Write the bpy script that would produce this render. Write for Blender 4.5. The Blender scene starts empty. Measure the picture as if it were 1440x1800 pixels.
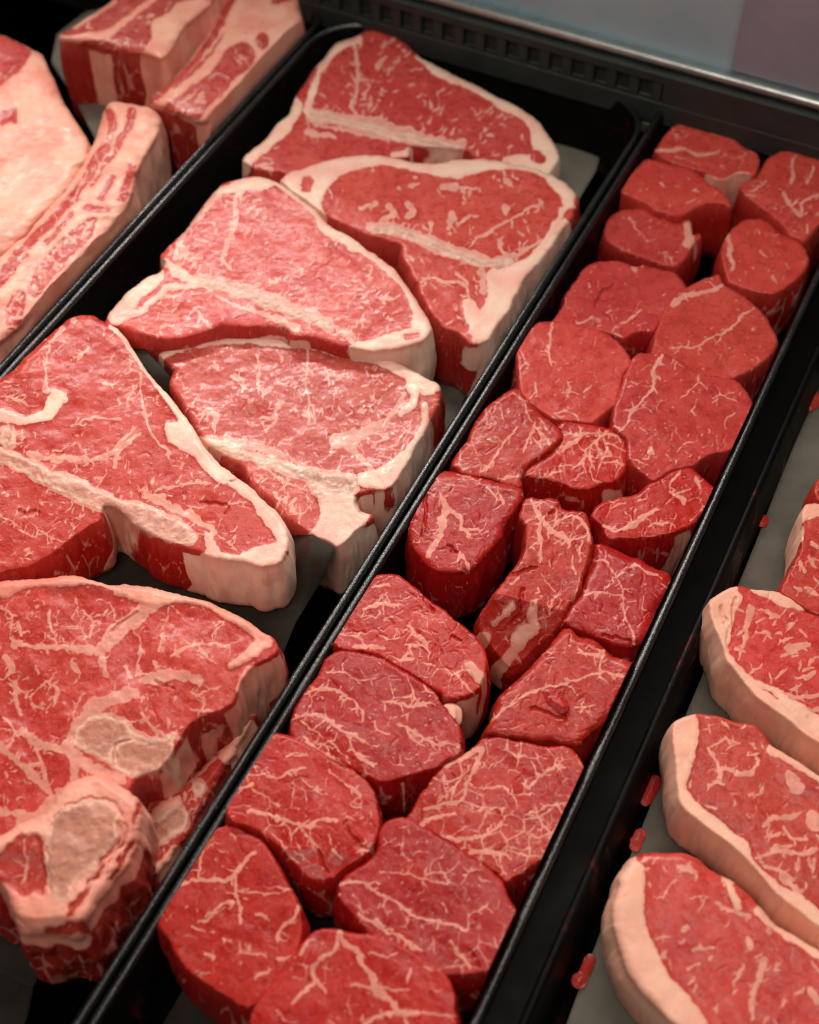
import bpy, math, random
import numpy as np
from mathutils import Vector

# ------------------------------------------------------------------ camera, world, lights
SC = bpy.context.scene
COL = SC.collection
H = 0.60                       # camera height above the tray rims (z = 0)
PITCH = math.radians(38.0)     # tilt away from straight down
FOC = 2500.0                   # focal length in photo pixels (50 mm on a 36 mm tall frame)

cam = bpy.data.cameras.new('camera')
cam.sensor_fit = 'VERTICAL'; cam.sensor_height = 36.0; cam.sensor_width = 28.8
cam.lens = FOC / 1800 * 36.0
cam.clip_start = 0.02; cam.clip_end = 60
camo = bpy.data.objects.new('camera', cam); COL.objects.link(camo)
camo.location = (0, 0, H); camo.rotation_euler = (PITCH, 0, 0)
cam.dof.use_dof = True
cam.dof.focus_distance = 0.745
cam.dof.aperture_fstop = 6.3
cam.dof.aperture_blades = 9
SC.camera = camo

world = bpy.data.worlds.new('World'); SC.world = world; world.use_nodes = True
bg = world.node_tree.nodes['Background']
bg.inputs[0].default_value = (1.0, 0.86, 0.72, 1); bg.inputs[1].default_value = 0.06

def area(name, loc, target, sx, sy, power, color):
    l = bpy.data.lights.new(name, 'AREA'); l.shape = 'RECTANGLE'; l.size = sx; l.size_y = sy
    l.energy = power; l.color = color
    o = bpy.data.objects.new(name, l); COL.objects.link(o)
    o.location = loc
    o.rotation_euler = (Vector(target) - Vector(loc)).to_track_quat('-Z', 'Y').to_euler()
    return o
area('case_strip_light', (0.0, 1.36, 0.64), (0.03, 0.66, 0.0), 1.3, 0.06, 14.5, (1.0, 0.94, 0.87))
area('ceiling_light', (-0.25, -0.25, 1.30), (0.0, 0.66, 0.0), 0.9, 0.45, 7.5, (1.0, 0.90, 0.79))
area('case_top_light', (0.15, 0.80, 1.05), (0.05, 0.72, 0.0), 1.2, 0.12, 5.5, (1.0, 0.93, 0.84))
SC.view_settings.view_transform = 'Standard'
SC.view_settings.look = 'None'
SC.view_settings.exposure = 0.16
SC.view_settings.gamma = 1.0
SC.cycles.max_bounces = 5
SC.cycles.filter_width = 1.15
SC.cycles.use_denoising = True

# ------------------------------------------------------------------ geometry helpers
cP, sP = math.cos(PITCH), math.sin(PITCH)
def ground(px, py, z):
    """where the line of sight through a photo pixel meets the height z"""
    px = np.asarray(px, float); py = np.asarray(py, float); z = np.asarray(z, float)
    a = (px - 720) / FOC; b = -(py - 900) / FOC
    dx, dy, dz = a, b * cP + sP, b * sP - cP
    t = (z - H) / dz
    return np.stack([dx * t, dy * t, z + 0 * t], -1)

YAW = math.radians(26.17)                       # the trays' long axis on the deck
AU = np.array([math.sin(YAW), math.cos(YAW)])   # towards the back of the case
AV = np.array([math.cos(YAW), -math.sin(YAW)])  # to the right along the case
def uv_of(px, py, z=0.0):
    p = ground(px, py, z)[:2]
    return float(p @ AU), float(p @ AV)
def xyz(u, v, z):
    p = AU * u + AV * v
    return (float(p[0]), float(p[1]), float(z))

_rs = np.random.RandomState(5)
_T = _rs.rand(256, 256)
def vnoise(x, y, seed=0):
    x = np.asarray(x, float) + seed * 17.31; y = np.asarray(y, float) + seed * 7.77
    xi = np.floor(x).astype(int); yi = np.floor(y).astype(int)
    fx = x - xi; fy = y - yi
    fx = fx * fx * (3 - 2 * fx); fy = fy * fy * (3 - 2 * fy)
    a = _T[xi & 255, yi & 255]; b = _T[(xi + 1) & 255, yi & 255]
    c = _T[xi & 255, (yi + 1) & 255]; d = _T[(xi + 1) & 255, (yi + 1) & 255]
    return (a * (1 - fx) + b * fx) * (1 - fy) + (c * (1 - fx) + d * fx) * fy * 1.0 - 0.5
def fbm(x, y, seed=0, o=3):
    s = 0; a = 1.0
    for k in range(o):
        s = s + a * vnoise(np.asarray(x) * 2 ** k, np.asarray(y) * 2 ** k, seed + k * 3)
        a *= 0.5
    return s

def tag(o, label=None, cat=None, group=None, kind=None):
    if label: o['label'] = label
    if cat: o['category'] = cat
    if group: o['group'] = group
    if kind: o['kind'] = kind
    return o
def empty(name, loc):
    o = bpy.data.objects.new(name, None); COL.objects.link(o); o.location = loc
    o.empty_display_size = 0.02
    return o
def mesh_obj(name, verts, faces, mat, parent=None, loc=(0, 0, 0), smooth=True):
    me = bpy.data.meshes.new(name)
    v = np.asarray(verts, float) - np.asarray(loc, float)
    me.from_pydata(v.tolist(), [], [tuple(f) for f in faces])
    me.update()
    if smooth: me.polygons.foreach_set('use_smooth', np.ones(len(me.polygons), bool))
    me.materials.append(mat)
    o = bpy.data.objects.new(name, me); COL.objects.link(o)
    if parent is not None: o.parent = parent
    else: o.location = loc
    return o

# ------------------------------------------------------------------ materials
def N(nt, typ, **kw):
    n = nt.nodes.new(typ)
    for k, v in kw.items(): setattr(n, k, v)
    return n
def mathn(nt, op, a, b=None, clamp=False, c=None):
    n = N(nt, 'ShaderNodeMath', operation=op, use_clamp=clamp)
    for i, q in enumerate((a, b, c)):
        if q is None: continue
        if isinstance(q, (int, float)): n.inputs[i].default_value = q
        else: nt.links.new(q, n.inputs[i])
    return n.outputs[0]
def ramp(nt, fac, lo, hi, a=0.0, b=1.0):
    n = N(nt, 'ShaderNodeMapRange', interpolation_type='SMOOTHSTEP')
    nt.links.new(fac, n.inputs[0])
    n.inputs[1].default_value = lo; n.inputs[2].default_value = hi
    n.inputs[3].default_value = a; n.inputs[4].default_value = b
    return n.outputs[0]
def mix(nt, fac, a, b):
    n = N(nt, 'ShaderNodeMix', data_type='RGBA')
    for i, q in ((0, fac), (6, a), (7, b)):
        if isinstance(q, (int, float)): n.inputs[i].default_value = q
        elif isinstance(q, tuple): n.inputs[i].default_value = q + (1,)
        else: nt.links.new(q, n.inputs[i])
    return n.outputs[2]
def noise(nt, vec, scale, detail=3, rough=0.55, dist=0.0):
    n = N(nt, 'ShaderNodeTexNoise')
    nt.links.new(vec, n.inputs['Vector'])
    n.inputs['Scale'].default_value = scale; n.inputs['Detail'].default_value = detail
    n.inputs['Roughness'].default_value = rough; n.inputs['Distortion'].default_value = dist
    return n
def vmath(nt, op, a, b):
    n = N(nt, 'ShaderNodeVectorMath', operation=op)
    for i, q in ((0, a), (1, b)):
        if isinstance(q, tuple): n.inputs[i].default_value = q
        else: nt.links.new(q, n.inputs[i])
    return n.outputs[0]

def meat_material(name, lean, lean2, side, veinc, fatc, fat2, bonec, bone2, net, net_scale, speck, rough=0.33, fibre=1.0):
    m = bpy.data.materials.new(name); m.use_nodes = True
    nt = m.node_tree; nt.nodes.clear()
    out = N(nt, 'ShaderNodeOutputMaterial'); bs = N(nt, 'ShaderNodeBsdfPrincipled')
    nt.links.new(bs.outputs[0], out.inputs[0])
    tc = N(nt, 'ShaderNodeTexCoord'); oi = N(nt, 'ShaderNodeObjectInfo')
    feat = N(nt, 'ShaderNodeAttribute', attribute_name='feat')
    aux = N(nt, 'ShaderNodeAttribute', attribute_name='aux')
    sf = N(nt, 'ShaderNodeSeparateXYZ'); nt.links.new(feat.outputs['Vector'], sf.inputs[0])
    sa = N(nt, 'ShaderNodeSeparateXYZ'); nt.links.new(aux.outputs['Vector'], sa.inputs[0])
    co = tc.outputs['Object']
    off = N(nt, 'ShaderNodeCombineXYZ')
    nt.links.new(mathn(nt, 'MULTIPLY', sa.outputs[1], 3.7), off.inputs[0])
    nt.links.new(mathn(nt, 'MULTIPLY', sa.outputs[1], 1.9), off.inputs[1])
    co = vmath(nt, 'ADD', co, off.outputs[0])
    # stretched coordinates: the grain runs through the cut, so on the sides it runs up and down
    cs = vmath(nt, 'MULTIPLY', co, (1, 1, 0.30))
    n_fine = noise(nt, cs, 900, 3, 0.6)
    n_mid = noise(nt, cs, 170, 4, 0.6)
    n_big = noise(nt, co, 38, 3, 0.55)
    n_edge = noise(nt, cs, 420, 2, 0.6)
    wob = mathn(nt, 'MULTIPLY', mathn(nt, 'SUBTRACT', n_edge.outputs['Fac'], 0.5), 5.0)
    wob2 = mathn(nt, 'MULTIPLY', mathn(nt, 'SUBTRACT', n_mid.outputs['Fac'], 0.5), 7.0)
    # masks from the modelled features (signed distances, negative inside)
    vein = ramp(nt, mathn(nt, 'ADD', sf.outputs[1], mathn(nt, 'MULTIPLY', wob, 0.5)), 0.95, -0.95)
    fat = ramp(nt, mathn(nt, 'ADD', sf.outputs[0], mathn(nt, 'ADD', wob, wob2)), 1.6, -1.6)
    bone = ramp(nt, mathn(nt, 'ADD', sf.outputs[2], mathn(nt, 'ADD', wob2, wob)), 2.4, -2.4)
    # fine marbling net
    wv = N(nt, 'ShaderNodeTexNoise'); nt.links.new(cs, wv.inputs['Vector']); wv.inputs['Scale'].default_value = net_scale * 1.3
    wv.inputs['Detail'].default_value = 3
    wa = vmath(nt, 'MULTIPLY', vmath(nt, 'SUBTRACT', wv.outputs['Color'], (0.5, 0.5, 0.5)), (0.011,) * 3)
    wc = vmath(nt, 'ADD', cs, wa)
    vo = N(nt, 'ShaderNodeTexVoronoi', feature='DISTANCE_TO_EDGE'); nt.links.new(wc, vo.inputs['Vector'])
    vo.inputs['Scale'].default_value = net_scale
    mk = noise(nt, cs, 75, 4, 0.65)
    wid = ramp(nt, mk.outputs['Fac'], 0.46, 0.74, 0.0, 0.085)
    wid = mathn(nt, 'MULTIPLY', wid, mathn(nt, 'MULTIPLY', sa.outputs[2], net))
    nm = mathn(nt, 'MULTIPLY', ramp(nt, mathn(nt, 'SUBTRACT', vo.outputs['Distance'], wid), 0.02, -0.02), 0.22)
    sp = N(nt, 'ShaderNodeTexVoronoi', feature='F1'); nt.links.new(wc, sp.inputs['Vector']); sp.inputs['Scale'].default_value = 330
    spr = mathn(nt, 'MULTIPLY', ramp(nt, mathn(nt, 'ADD', sp.outputs['Distance'], mathn(nt, 'MULTIPLY', n_big.outputs['Fac'], 0.35)), 0.26 + speck * .08, 0.19 + speck * .08), 0.6)
    lv = mathn(nt, 'MAXIMUM', mathn(nt, 'MAXIMUM', nm, spr), vein)
    # colours
    tone = ramp(nt, n_big.outputs['Fac'], 0.3, 0.7)
    l1 = mix(nt, tone, lean, lean2)
    l1 = mix(nt, mathn(nt, 'MULTIPLY', ramp(nt, n_fine.outputs['Fac'], 0.42, 0.70), 0.26), l1, tuple(min(1, c * 1.45 + 0.008) for c in lean2))
    l1 = mix(nt, mathn(nt, 'MULTIPLY', ramp(nt, n_mid.outputs['Fac'], 0.52, 0.36), 0.30), l1, tuple(c * 0.62 for c in lean))
    l1 = mix(nt, mathn(nt, 'MULTIPLY', ramp(nt, n_fine.outputs['Fac'], 0.55, 0.34), 0.20), l1, tuple(c * 0.6 for c in lean))
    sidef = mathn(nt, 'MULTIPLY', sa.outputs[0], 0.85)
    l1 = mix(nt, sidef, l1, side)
    hsv = N(nt, 'ShaderNodeHueSaturation'); nt.links.new(l1, hsv.inputs['Color'])
    nt.links.new(mathn(nt, 'ADD', 0.4985, mathn(nt, 'MULTIPLY', mathn(nt, 'FRACT', mathn(nt, 'MULTIPLY', sa.outputs[1], 13.7)), 0.004)), hsv.inputs['Hue'])
    nt.links.new(mathn(nt, 'ADD', 0.86, mathn(nt, 'MULTIPLY', mathn(nt, 'FRACT', mathn(nt, 'MULTIPLY', sa.outputs[1], 7.13)), 0.22)), hsv.inputs['Value'])
    l1 = hsv.outputs[0]
    vc = mix(nt, ramp(nt, n_mid.outputs['Fac'], 0.35, 0.65), veinc, tuple(c * 0.78 for c in veinc))
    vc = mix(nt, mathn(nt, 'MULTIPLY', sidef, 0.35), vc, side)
    c = mix(nt, mathn(nt, 'MULTIPLY', lv, 0.82), l1, vc)
    fc = mix(nt, ramp(nt, n_big.outputs['Fac'], 0.35, 0.68), fatc, fat2)
    fc = mix(nt, mathn(nt, 'MULTIPLY', ramp(nt, n_mid.outputs['Fac'], 0.60, 0.74), 0.5), fc, tuple(x for x in (fat2[0] * .85, fat2[1] * .55, fat2[2] * .5)))
    fc = mix(nt, mathn(nt, 'MULTIPLY', ramp(nt, mathn(nt, 'ADD', sf.outputs[0], wob2), -7.0, -1.5), 0.55), fc, fat2)
    c = mix(nt, fat, c, fc)
    n_b = noise(nt, cs, 120, 5, 0.7)
    bc = mix(nt, ramp(nt, n_b.outputs['Fac'], 0.38, 0.62), bonec, bone2)
    bc = mix(nt, mathn(nt, 'MULTIPLY', ramp(nt, n_fine.outputs['Fac'], 0.5, 0.68), 0.35), bc, tuple(x * 0.55 for x in bone2))
    bc = mix(nt, mathn(nt, 'MULTIPLY', ramp(nt, n_mid.outputs['Fac'], 0.57, 0.70), 0.45), bc, (0.5, 0.12, 0.08))
    bc = mix(nt, mathn(nt, 'MULTIPLY', ramp(nt, mathn(nt, 'ADD', sf.outputs[2], wob2), -4.0, -11.0), 0.55), bc, (bone2[0] * .72, bone2[1] * .60, bone2[2] * .55))
    bc = mix(nt, mathn(nt, 'MULTIPLY', ramp(nt, noise(nt, co, 62, 4, 0.65).outputs['Fac'], 0.50, 0.62), 0.42), bc, (0.38, 0.15, 0.10))
    pv = N(nt, 'ShaderNodeTexVoronoi'); nt.links.new(co, pv.inputs['Vector']); pv.inputs['Scale'].default_value = 620
    bc = mix(nt, mathn(nt, 'MULTIPLY', ramp(nt, pv.outputs['Distance'], 0.34, 0.16), 0.5), bc, (0.36, 0.10, 0.07))
    bc = mix(nt, mathn(nt, 'MULTIPLY', ramp(nt, mathn(nt, 'ADD', sf.outputs[2], wob2), -7.0, -1.5), 0.5), bc, (0.84, 0.55, 0.43))
    c = mix(nt, bone, c, bc)
    nt.links.new(c, bs.inputs['Base Color'])
    # wetness
    r = ramp(nt, n_mid.outputs['Fac'], 0.3, 0.7, rough - 0.14, rough + 0.14)
    r = mathn(nt, 'ADD', r, mathn(nt, 'MULTIPLY', mathn(nt, 'MAXIMUM', fat, bone), 0.10))
    nt.links.new(r, bs.inputs['Roughness'])
    bs.inputs['Specular IOR Level'].default_value = 0.24
    bs.inputs['Subsurface Weight'].default_value = 0.28
    bs.inputs['Subsurface Radius'].default_value = (1.0, 0.28, 0.18)
    bs.inputs['Subsurface Scale'].default_value = 0.0035
    bs.inputs['Coat Weight'].default_value = 0.06
    bs.inputs['Coat Roughness'].default_value = 0.16
    # relief
    hh = mathn(nt, 'ADD', mathn(nt, 'MULTIPLY', n_fine.outputs['Fac'], 0.5 * fibre), mathn(nt, 'MULTIPLY', n_mid.outputs['Fac'], 0.6 * fibre))
    cw = N(nt, 'ShaderNodeTexNoise'); nt.links.new(vmath(nt, 'MULTIPLY', co, (1, 2.2, 0.5)), cw.inputs['Vector']); cw.inputs['Scale'].default_value = 110
    cw.inputs['Detail'].default_value = 2; cw.inputs['Distortion'].default_value = 1.2
    cr = mathn(nt, 'ABSOLUTE', mathn(nt, 'SUBTRACT', cw.outputs['Fac'], 0.5))
    crk = mathn(nt, 'MULTIPLY', ramp(nt, cr, 0.0, 0.011), 0.55 * fibre)
    crk = mathn(nt, 'MULTIPLY', crk, mathn(nt, 'SUBTRACT', 1.0, mathn(nt, 'MULTIPLY', fat, 0.4)))
    hh = mathn(nt, 'ADD', hh, crk)
    hh = mathn(nt, 'ADD', hh, mathn(nt, 'MULTIPLY', lv, 0.05))
    bp = N(nt, 'ShaderNodeBump'); nt.links.new(hh, bp.inputs['Height'])
    bp.inputs['Strength'].default_value = 0.42; bp.inputs['Distance'].default_value = 0.0007
    nt.links.new(bp.outputs[0], bs.inputs['Normal'])
    return m

FATC = (0.84, 0.59, 0.46); FATP = (0.82, 0.42, 0.34)
M_FILET = meat_material('filet_meat', (0.37, 0.010, 0.008), (0.45, 0.018, 0.012), (0.29, 0.004, 0.005),
                        (0.80, 0.33, 0.25), (0.72, 0.36, 0.26), (0.66, 0.24, 0.18), (0.6, 0.4, 0.3), (0.5, 0.3, 0.2), 1.0, 150, 0.3)
M_STEAK = meat_material('t_bone_meat', (0.47, 0.022, 0.016), (0.56, 0.050, 0.036), (0.35, 0.007, 0.007),
                        (0.82, 0.37, 0.28), FATC, FATP, (0.78, 0.44, 0.34), (0.66, 0.29, 0.22), 0.55, 95, 0.5)
M_STEAK_REAR_LIT = meat_material('rear_lit_t_bone_meat', (0.52, 0.042, 0.034), (0.61, 0.085, 0.065), (0.37, 0.009, 0.009),
                      (0.84, 0.42, 0.34), FATC, FATP, (0.74, 0.44, 0.34), (0.60, 0.32, 0.25), 0.55, 95, 0.5)  # paler lean: whiter, brighter rear light put into the T-bone colour
M_FILET_REAR_LIT = meat_material('rear_lit_filet_meat', (0.46, 0.032, 0.027), (0.55, 0.060, 0.048), (0.34, 0.006, 0.006),
                        (0.80, 0.36, 0.29), (0.74, 0.38, 0.29), (0.68, 0.24, 0.18), (0.6, 0.4, 0.3), (0.5, 0.3, 0.2), 1.0, 150, 0.3)  # rear filets: the whiter light there is painted into the lean colour
M_WET = meat_material('wet_t_bone_meat', (0.51, 0.045, 0.037), (0.60, 0.088, 0.070), (0.36, 0.008, 0.008),
                      (0.82, 0.40, 0.32), FATC, FATP, (0.66, 0.42, 0.32), (0.58, 0.34, 0.25), 0.6, 95, 0.5, rough=0.30)  # lean also carries the painted rear brightness; wetness is coat and roughness
_b = M_WET.node_tree.nodes['Principled BSDF']; _b.inputs['Coat Weight'].default_value = 0.10; _b.inputs['Coat Roughness'].default_value = 0.07
_b.inputs['Specular IOR Level'].default_value = 0.25
M_CHINE = meat_material('chine_meat', (0.44, 0.026, 0.020), (0.54, 0.06, 0.044), (0.34, 0.015, 0.012),
                        (0.78, 0.33, 0.25), (0.80, 0.36, 0.27), (0.72, 0.22, 0.16), (0.74, 0.38, 0.28), (0.60, 0.25, 0.18), 0.5, 95, 0.4)
M_RIB = meat_material('rib_meat', (0.45, 0.045, 0.040), (0.54, 0.08, 0.065), (0.32, 0.008, 0.008),
                      (0.80, 0.38, 0.29), (0.82, 0.43, 0.32), (0.76, 0.28, 0.21), (0.62, 0.3, 0.2), (0.5, 0.2, 0.14), 0.5, 110, 0.4)
M_STRIP = meat_material('strip_meat', (0.46, 0.026, 0.020), (0.57, 0.055, 0.040), (0.42, 0.012, 0.010),
                        (0.80, 0.34, 0.25), (0.82, 0.46, 0.33), (0.78, 0.36, 0.26), (0.6, 0.4, 0.3), (0.5, 0.3, 0.2), 0.6, 100, 0.4)

def plain(name, base, rough, bump=0.0, bscale=300, base2=None, spec=0.5, metal=0.0, bdist=0.0005, nscale=60, speck=None):
    m = bpy.data.materials.new(name); m.use_nodes = True
    nt = m.node_tree; bs = nt.nodes['Principled BSDF']
    tc = N(nt, 'ShaderNodeTexCoord')
    n1 = noise(nt, tc.outputs['Object'], nscale, 5, 0.6)
    c = mix(nt, ramp(nt, n1.outputs['Fac'], 0.3, 0.7), base, base2 or base)
    if speck:
        v = N(nt, 'ShaderNodeTexVoronoi'); nt.links.new(tc.outputs['Object'], v.inputs['Vector']); v.inputs['Scale'].default_value = speck[1]
        n2 = noise(nt, tc.outputs['Object'], 40, 3)
        c = mix(nt, ramp(nt, mathn(nt, 'ADD', v.outputs['Distance'], n2.outputs['Fac']), 0.52, 0.46), c, speck[0])
    nt.links.new(c, bs.inputs['Base Color'])
    r = ramp(nt, n1.outputs['Fac'], 0.25, 0.75, max(0.03, rough - 0.08), rough + 0.08)
    nt.links.new(r, bs.inputs['Roughness'])
    bs.inputs['Metallic'].default_value = metal
    bs.inputs['Specular IOR Level'].default_value = spec
    if bump:
        n3 = noise(nt, tc.outputs['Object'], bscale, 3, 0.6)
        b = N(nt, 'ShaderNodeBump'); nt.links.new(n3.outputs['Fac'], b.inputs['Height'])
        b.inputs['Strength'].default_value = bump; b.inputs['Distance'].default_value = bdist
        nt.links.new(b.outputs[0], bs.inputs['Normal'])
    return m
M_TRAY = plain('black_tray_plastic', (0.0022, 0.0020, 0.002), 0.5, 0.35, 700, (0.0038, 0.0036, 0.0034), 0.08, speck=((0.05, 0.045, 0.04), 260))
def stain(m, col, scale, lo, hi, amt, rough):
    nt = m.node_tree; bs = nt.nodes['Principled BSDF']; tc = N(nt, 'ShaderNodeTexCoord')
    k = mathn(nt, 'MULTIPLY', ramp(nt, noise(nt, tc.outputs['Object'], scale, 6, 0.62, 1.2).outputs['Fac'], lo, hi), amt)
    src = bs.inputs['Base Color'].links[0].from_socket; nt.links.new(mix(nt, k, src, col), bs.inputs['Base Color'])
    rs = bs.inputs['Roughness'].links[0].from_socket
    mr = N(nt, 'ShaderNodeMix'); nt.links.new(k, mr.inputs[0]); nt.links.new(rs, mr.inputs[2]); mr.inputs[3].default_value = rough
    nt.links.new(mr.outputs[0], bs.inputs['Roughness'])
stain(M_TRAY, (0.05, 0.004, 0.003), 22, 0.58, 0.66, 0.8, 0.12)
M_RIM = plain('glint_specked_tray_rim', (0.0045, 0.005, 0.0055), 0.24, 0.6, 900, (0.009, 0.009, 0.009), 0.8, speck=((0.09, 0.08, 0.07), 300))  # pale specks are white glints painted into the rim colour
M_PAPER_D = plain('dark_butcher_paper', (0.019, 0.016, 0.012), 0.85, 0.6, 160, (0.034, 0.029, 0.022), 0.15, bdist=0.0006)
M_PAPER_L = plain('grey_butcher_paper', (0.115, 0.103, 0.083), 0.8, 0.6, 90, (0.175, 0.158, 0.13), 0.2, bdist=0.0009, nscale=25)
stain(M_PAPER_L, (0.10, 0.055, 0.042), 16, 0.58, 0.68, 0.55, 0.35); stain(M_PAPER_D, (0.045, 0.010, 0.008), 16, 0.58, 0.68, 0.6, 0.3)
M_DECK = plain('dark_deck_metal', (0.004, 0.0037, 0.0034), 0.5, 0.3, 200, (0.007, 0.0065, 0.006), 0.2)
M_METAL = plain('brushed_metal', (0.50, 0.56, 0.56), 0.34, 0.2, 120, (0.38, 0.41, 0.40), 0.5, 0.85)
M_DULL = plain('dull_grey_metal', (0.14, 0.13, 0.11), 0.5, 0.3, 150, (0.20, 0.18, 0.15), 0.5, 0.4)
M_GRILLE = plain('dark_green_grille', (0.026, 0.031, 0.028), 0.6, 0.3, 150, (0.036, 0.042, 0.038), 0.4, 0.2)
M_GLASS = plain('blue_grey_glass', (0.22, 0.36, 0.43), 0.3, 0.0, 10, (0.34, 0.46, 0.52), 0.5, 0.0, nscale=7)
M_PINK_REFLECTION = plain('pinkish_reflection_paint', (0.32, 0.30, 0.35), 0.35, 0.0, 10, (0.20, 0.24, 0.29), 0.5, 0.0, nscale=9)  # painted colour of a pinkish reflection in the glass

# ------------------------------------------------------------------ the slab of meat
def parse(tile, s):
    """'x,y,w x,y,w' in the coordinates of an enlarged crop -> photo pixels (w = full width)"""
    ox, oy, k = tile
    poly = s.startswith('P')
    w = 8.0; pts = []
    for tkn in s.replace('P', '').split():
        a = [float(q) for q in tkn.split(',')]
        if len(a) > 2: w = a[2]
        pts.append((ox + a[0] / k, oy + a[1] / k, w / k / 2))
    return poly, np.array(pts)

def catmull(P, closed, step=3.0):
    P = np.asarray(P, float); n = len(P); out = []
    rng = range(n if closed else n - 1)
    for i in rng:
        p1 = P[i]; p2 = P[(i + 1) % n]
        p0 = P[(i - 1) % n] if (closed or i > 0) else p1
        p3 = P[(i + 2) % n] if (closed or i + 2 < n) else p2
        m = max(1, int(np.hypot(*(p2 - p1)[:2]) / step))
        t = (np.arange(m) / m)[:, None]
        a = 0.42
        m1 = a * (p2 - p0); m2 = a * (p3 - p1)
        out.append((2 * t**3 - 3 * t**2 + 1) * p1 + (t**3 - 2 * t**2 + t) * m1 + (-2 * t**3 + 3 * t**2) * p2 + (t**3 - t**2) * m2)
    if not closed: out.append(P[-1:])
    return np.concatenate(out)

class Grid:
    def __init__(s, x0, y0, x1, y1, g):
        s.g = g; s.xs = np.arange(x0, x1 + g, g); s.ys = np.arange(y0, y1 + g, g)
        s.X, s.Y = np.meshgrid(s.xs, s.ys)           # rows = y
    def chain(s, F, pts, margin, k=None):
        """min into F the signed distance of a chain of tapering capsules"""
        for i in range(len(pts) - 1):
            ax, ay, ra = pts[i]; bx, by, rb = pts[i + 1]
            m = max(ra, rb) + margin + 6
            i0 = max(0, int((min(ax, bx) - m - s.xs[0]) / s.g)); i1 = min(len(s.xs), int((max(ax, bx) + m - s.xs[0]) / s.g) + 2)
            j0 = max(0, int((min(ay, by) - m - s.ys[0]) / s.g)); j1 = min(len(s.ys), int((max(ay, by) + m - s.ys[0]) / s.g) + 2)
            if i0 >= i1 or j0 >= j1: continue
            X = s.X[j0:j1, i0:i1]; Y = s.Y[j0:j1, i0:i1]
            dx, dy = bx - ax, by - ay; L = dx * dx + dy * dy + 1e-9
            t = np.clip(((X - ax) * dx + (Y - ay) * dy) / L, 0, 1)
            d = np.hypot(X - ax - t * dx, Y - ay - t * dy) - (ra + (rb - ra) * t)
            F[j0:j1, i0:i1] = np.minimum(F[j0:j1, i0:i1], d)
    def inside(s, poly):
        c = np.zeros(s.X.shape, bool)
        x, y = poly[:, 0], poly[:, 1]; n = len(poly)
        for i in range(n):
            x1, y1, x2, y2 = x[i], y[i], x[(i + 1) % n], y[(i + 1) % n]
            if y1 == y2: continue
            lo, hi = min(y1, y2), max(y1, y2)
            j0 = np.searchsorted(s.ys, lo); j1 = np.searchsorted(s.ys, hi)
            for j in range(j0, j1):
                xx = x1 + (s.ys[j] - y1) * (x2 - x1) / (y2 - y1)
                k = np.searchsorted(s.xs, xx)
                c[j, k:] ^= True
        return c
    def polygon(s, poly, margin):
        F = np.full(s.X.shape, float(margin))
        P = np.concatenate([poly[:, :2], np.zeros((len(poly), 1))], 1)
        s.chain(F, np.concatenate([P, P[:1]]), margin)
        F = np.clip(F, 0, margin)
        return np.where(s.inside(poly), -F, F)

def wiggle(pts, rnd, amp=0.35, seg=5.0):
    """turn a traced vein into an irregular one"""
    P = catmull(pts, False, seg)
    n = len(P)
    j = np.array([[rnd.gauss(0, 1), rnd.gauss(0, 1)] for _ in range(n)])
    P[:, :2] += j * amp * seg * 0.5
    P[:, 2] *= np.where(P[:, 2] > 4.2, 1.08, np.where(P[:, 2] > 2.0, 1.02, 0.85)) * np.array([rnd.uniform(0.55, 1.35) for _ in range(n)])
    P[-1, 2] *= 0.4; P[0, 2] *= 0.8
    return P

def twigs(P, rnd, rate, length, w):
    out = []
    for i in range(1, len(P) - 1):
        if rnd.random() > rate: continue
        d = P[i + 1, :2] - P[i - 1, :2]; a = math.atan2(d[1], d[0]) + rnd.choice((-1, 1)) * rnd.uniform(0.5, 1.5)
        x, y = P[i, :2]; L = rnd.uniform(0.4, 1.0) * length; q = [(x, y, w * 0.6)]
        ns = max(2, int(L / 4)); 
        for k in range(ns):
            a += rnd.gauss(0, 0.45); x += math.cos(a) * L / ns; y += math.sin(a) * L / ns
            q.append((x, y, w * (0.55 - 0.3 * k / ns) * rnd.uniform(0.7, 1.4)))
        out.append(np.array(q))
        if rnd.random() < 0.45 and ns > 2:
            a2 = a + rnd.choice((-1, 1)) * 1.0; m = q[ns // 2]
            out.append(np.array([m, (m[0] + math.cos(a2) * L * .4, m[1] + math.sin(a2) * L * .4, w * 0.22)]))
    return out

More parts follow.
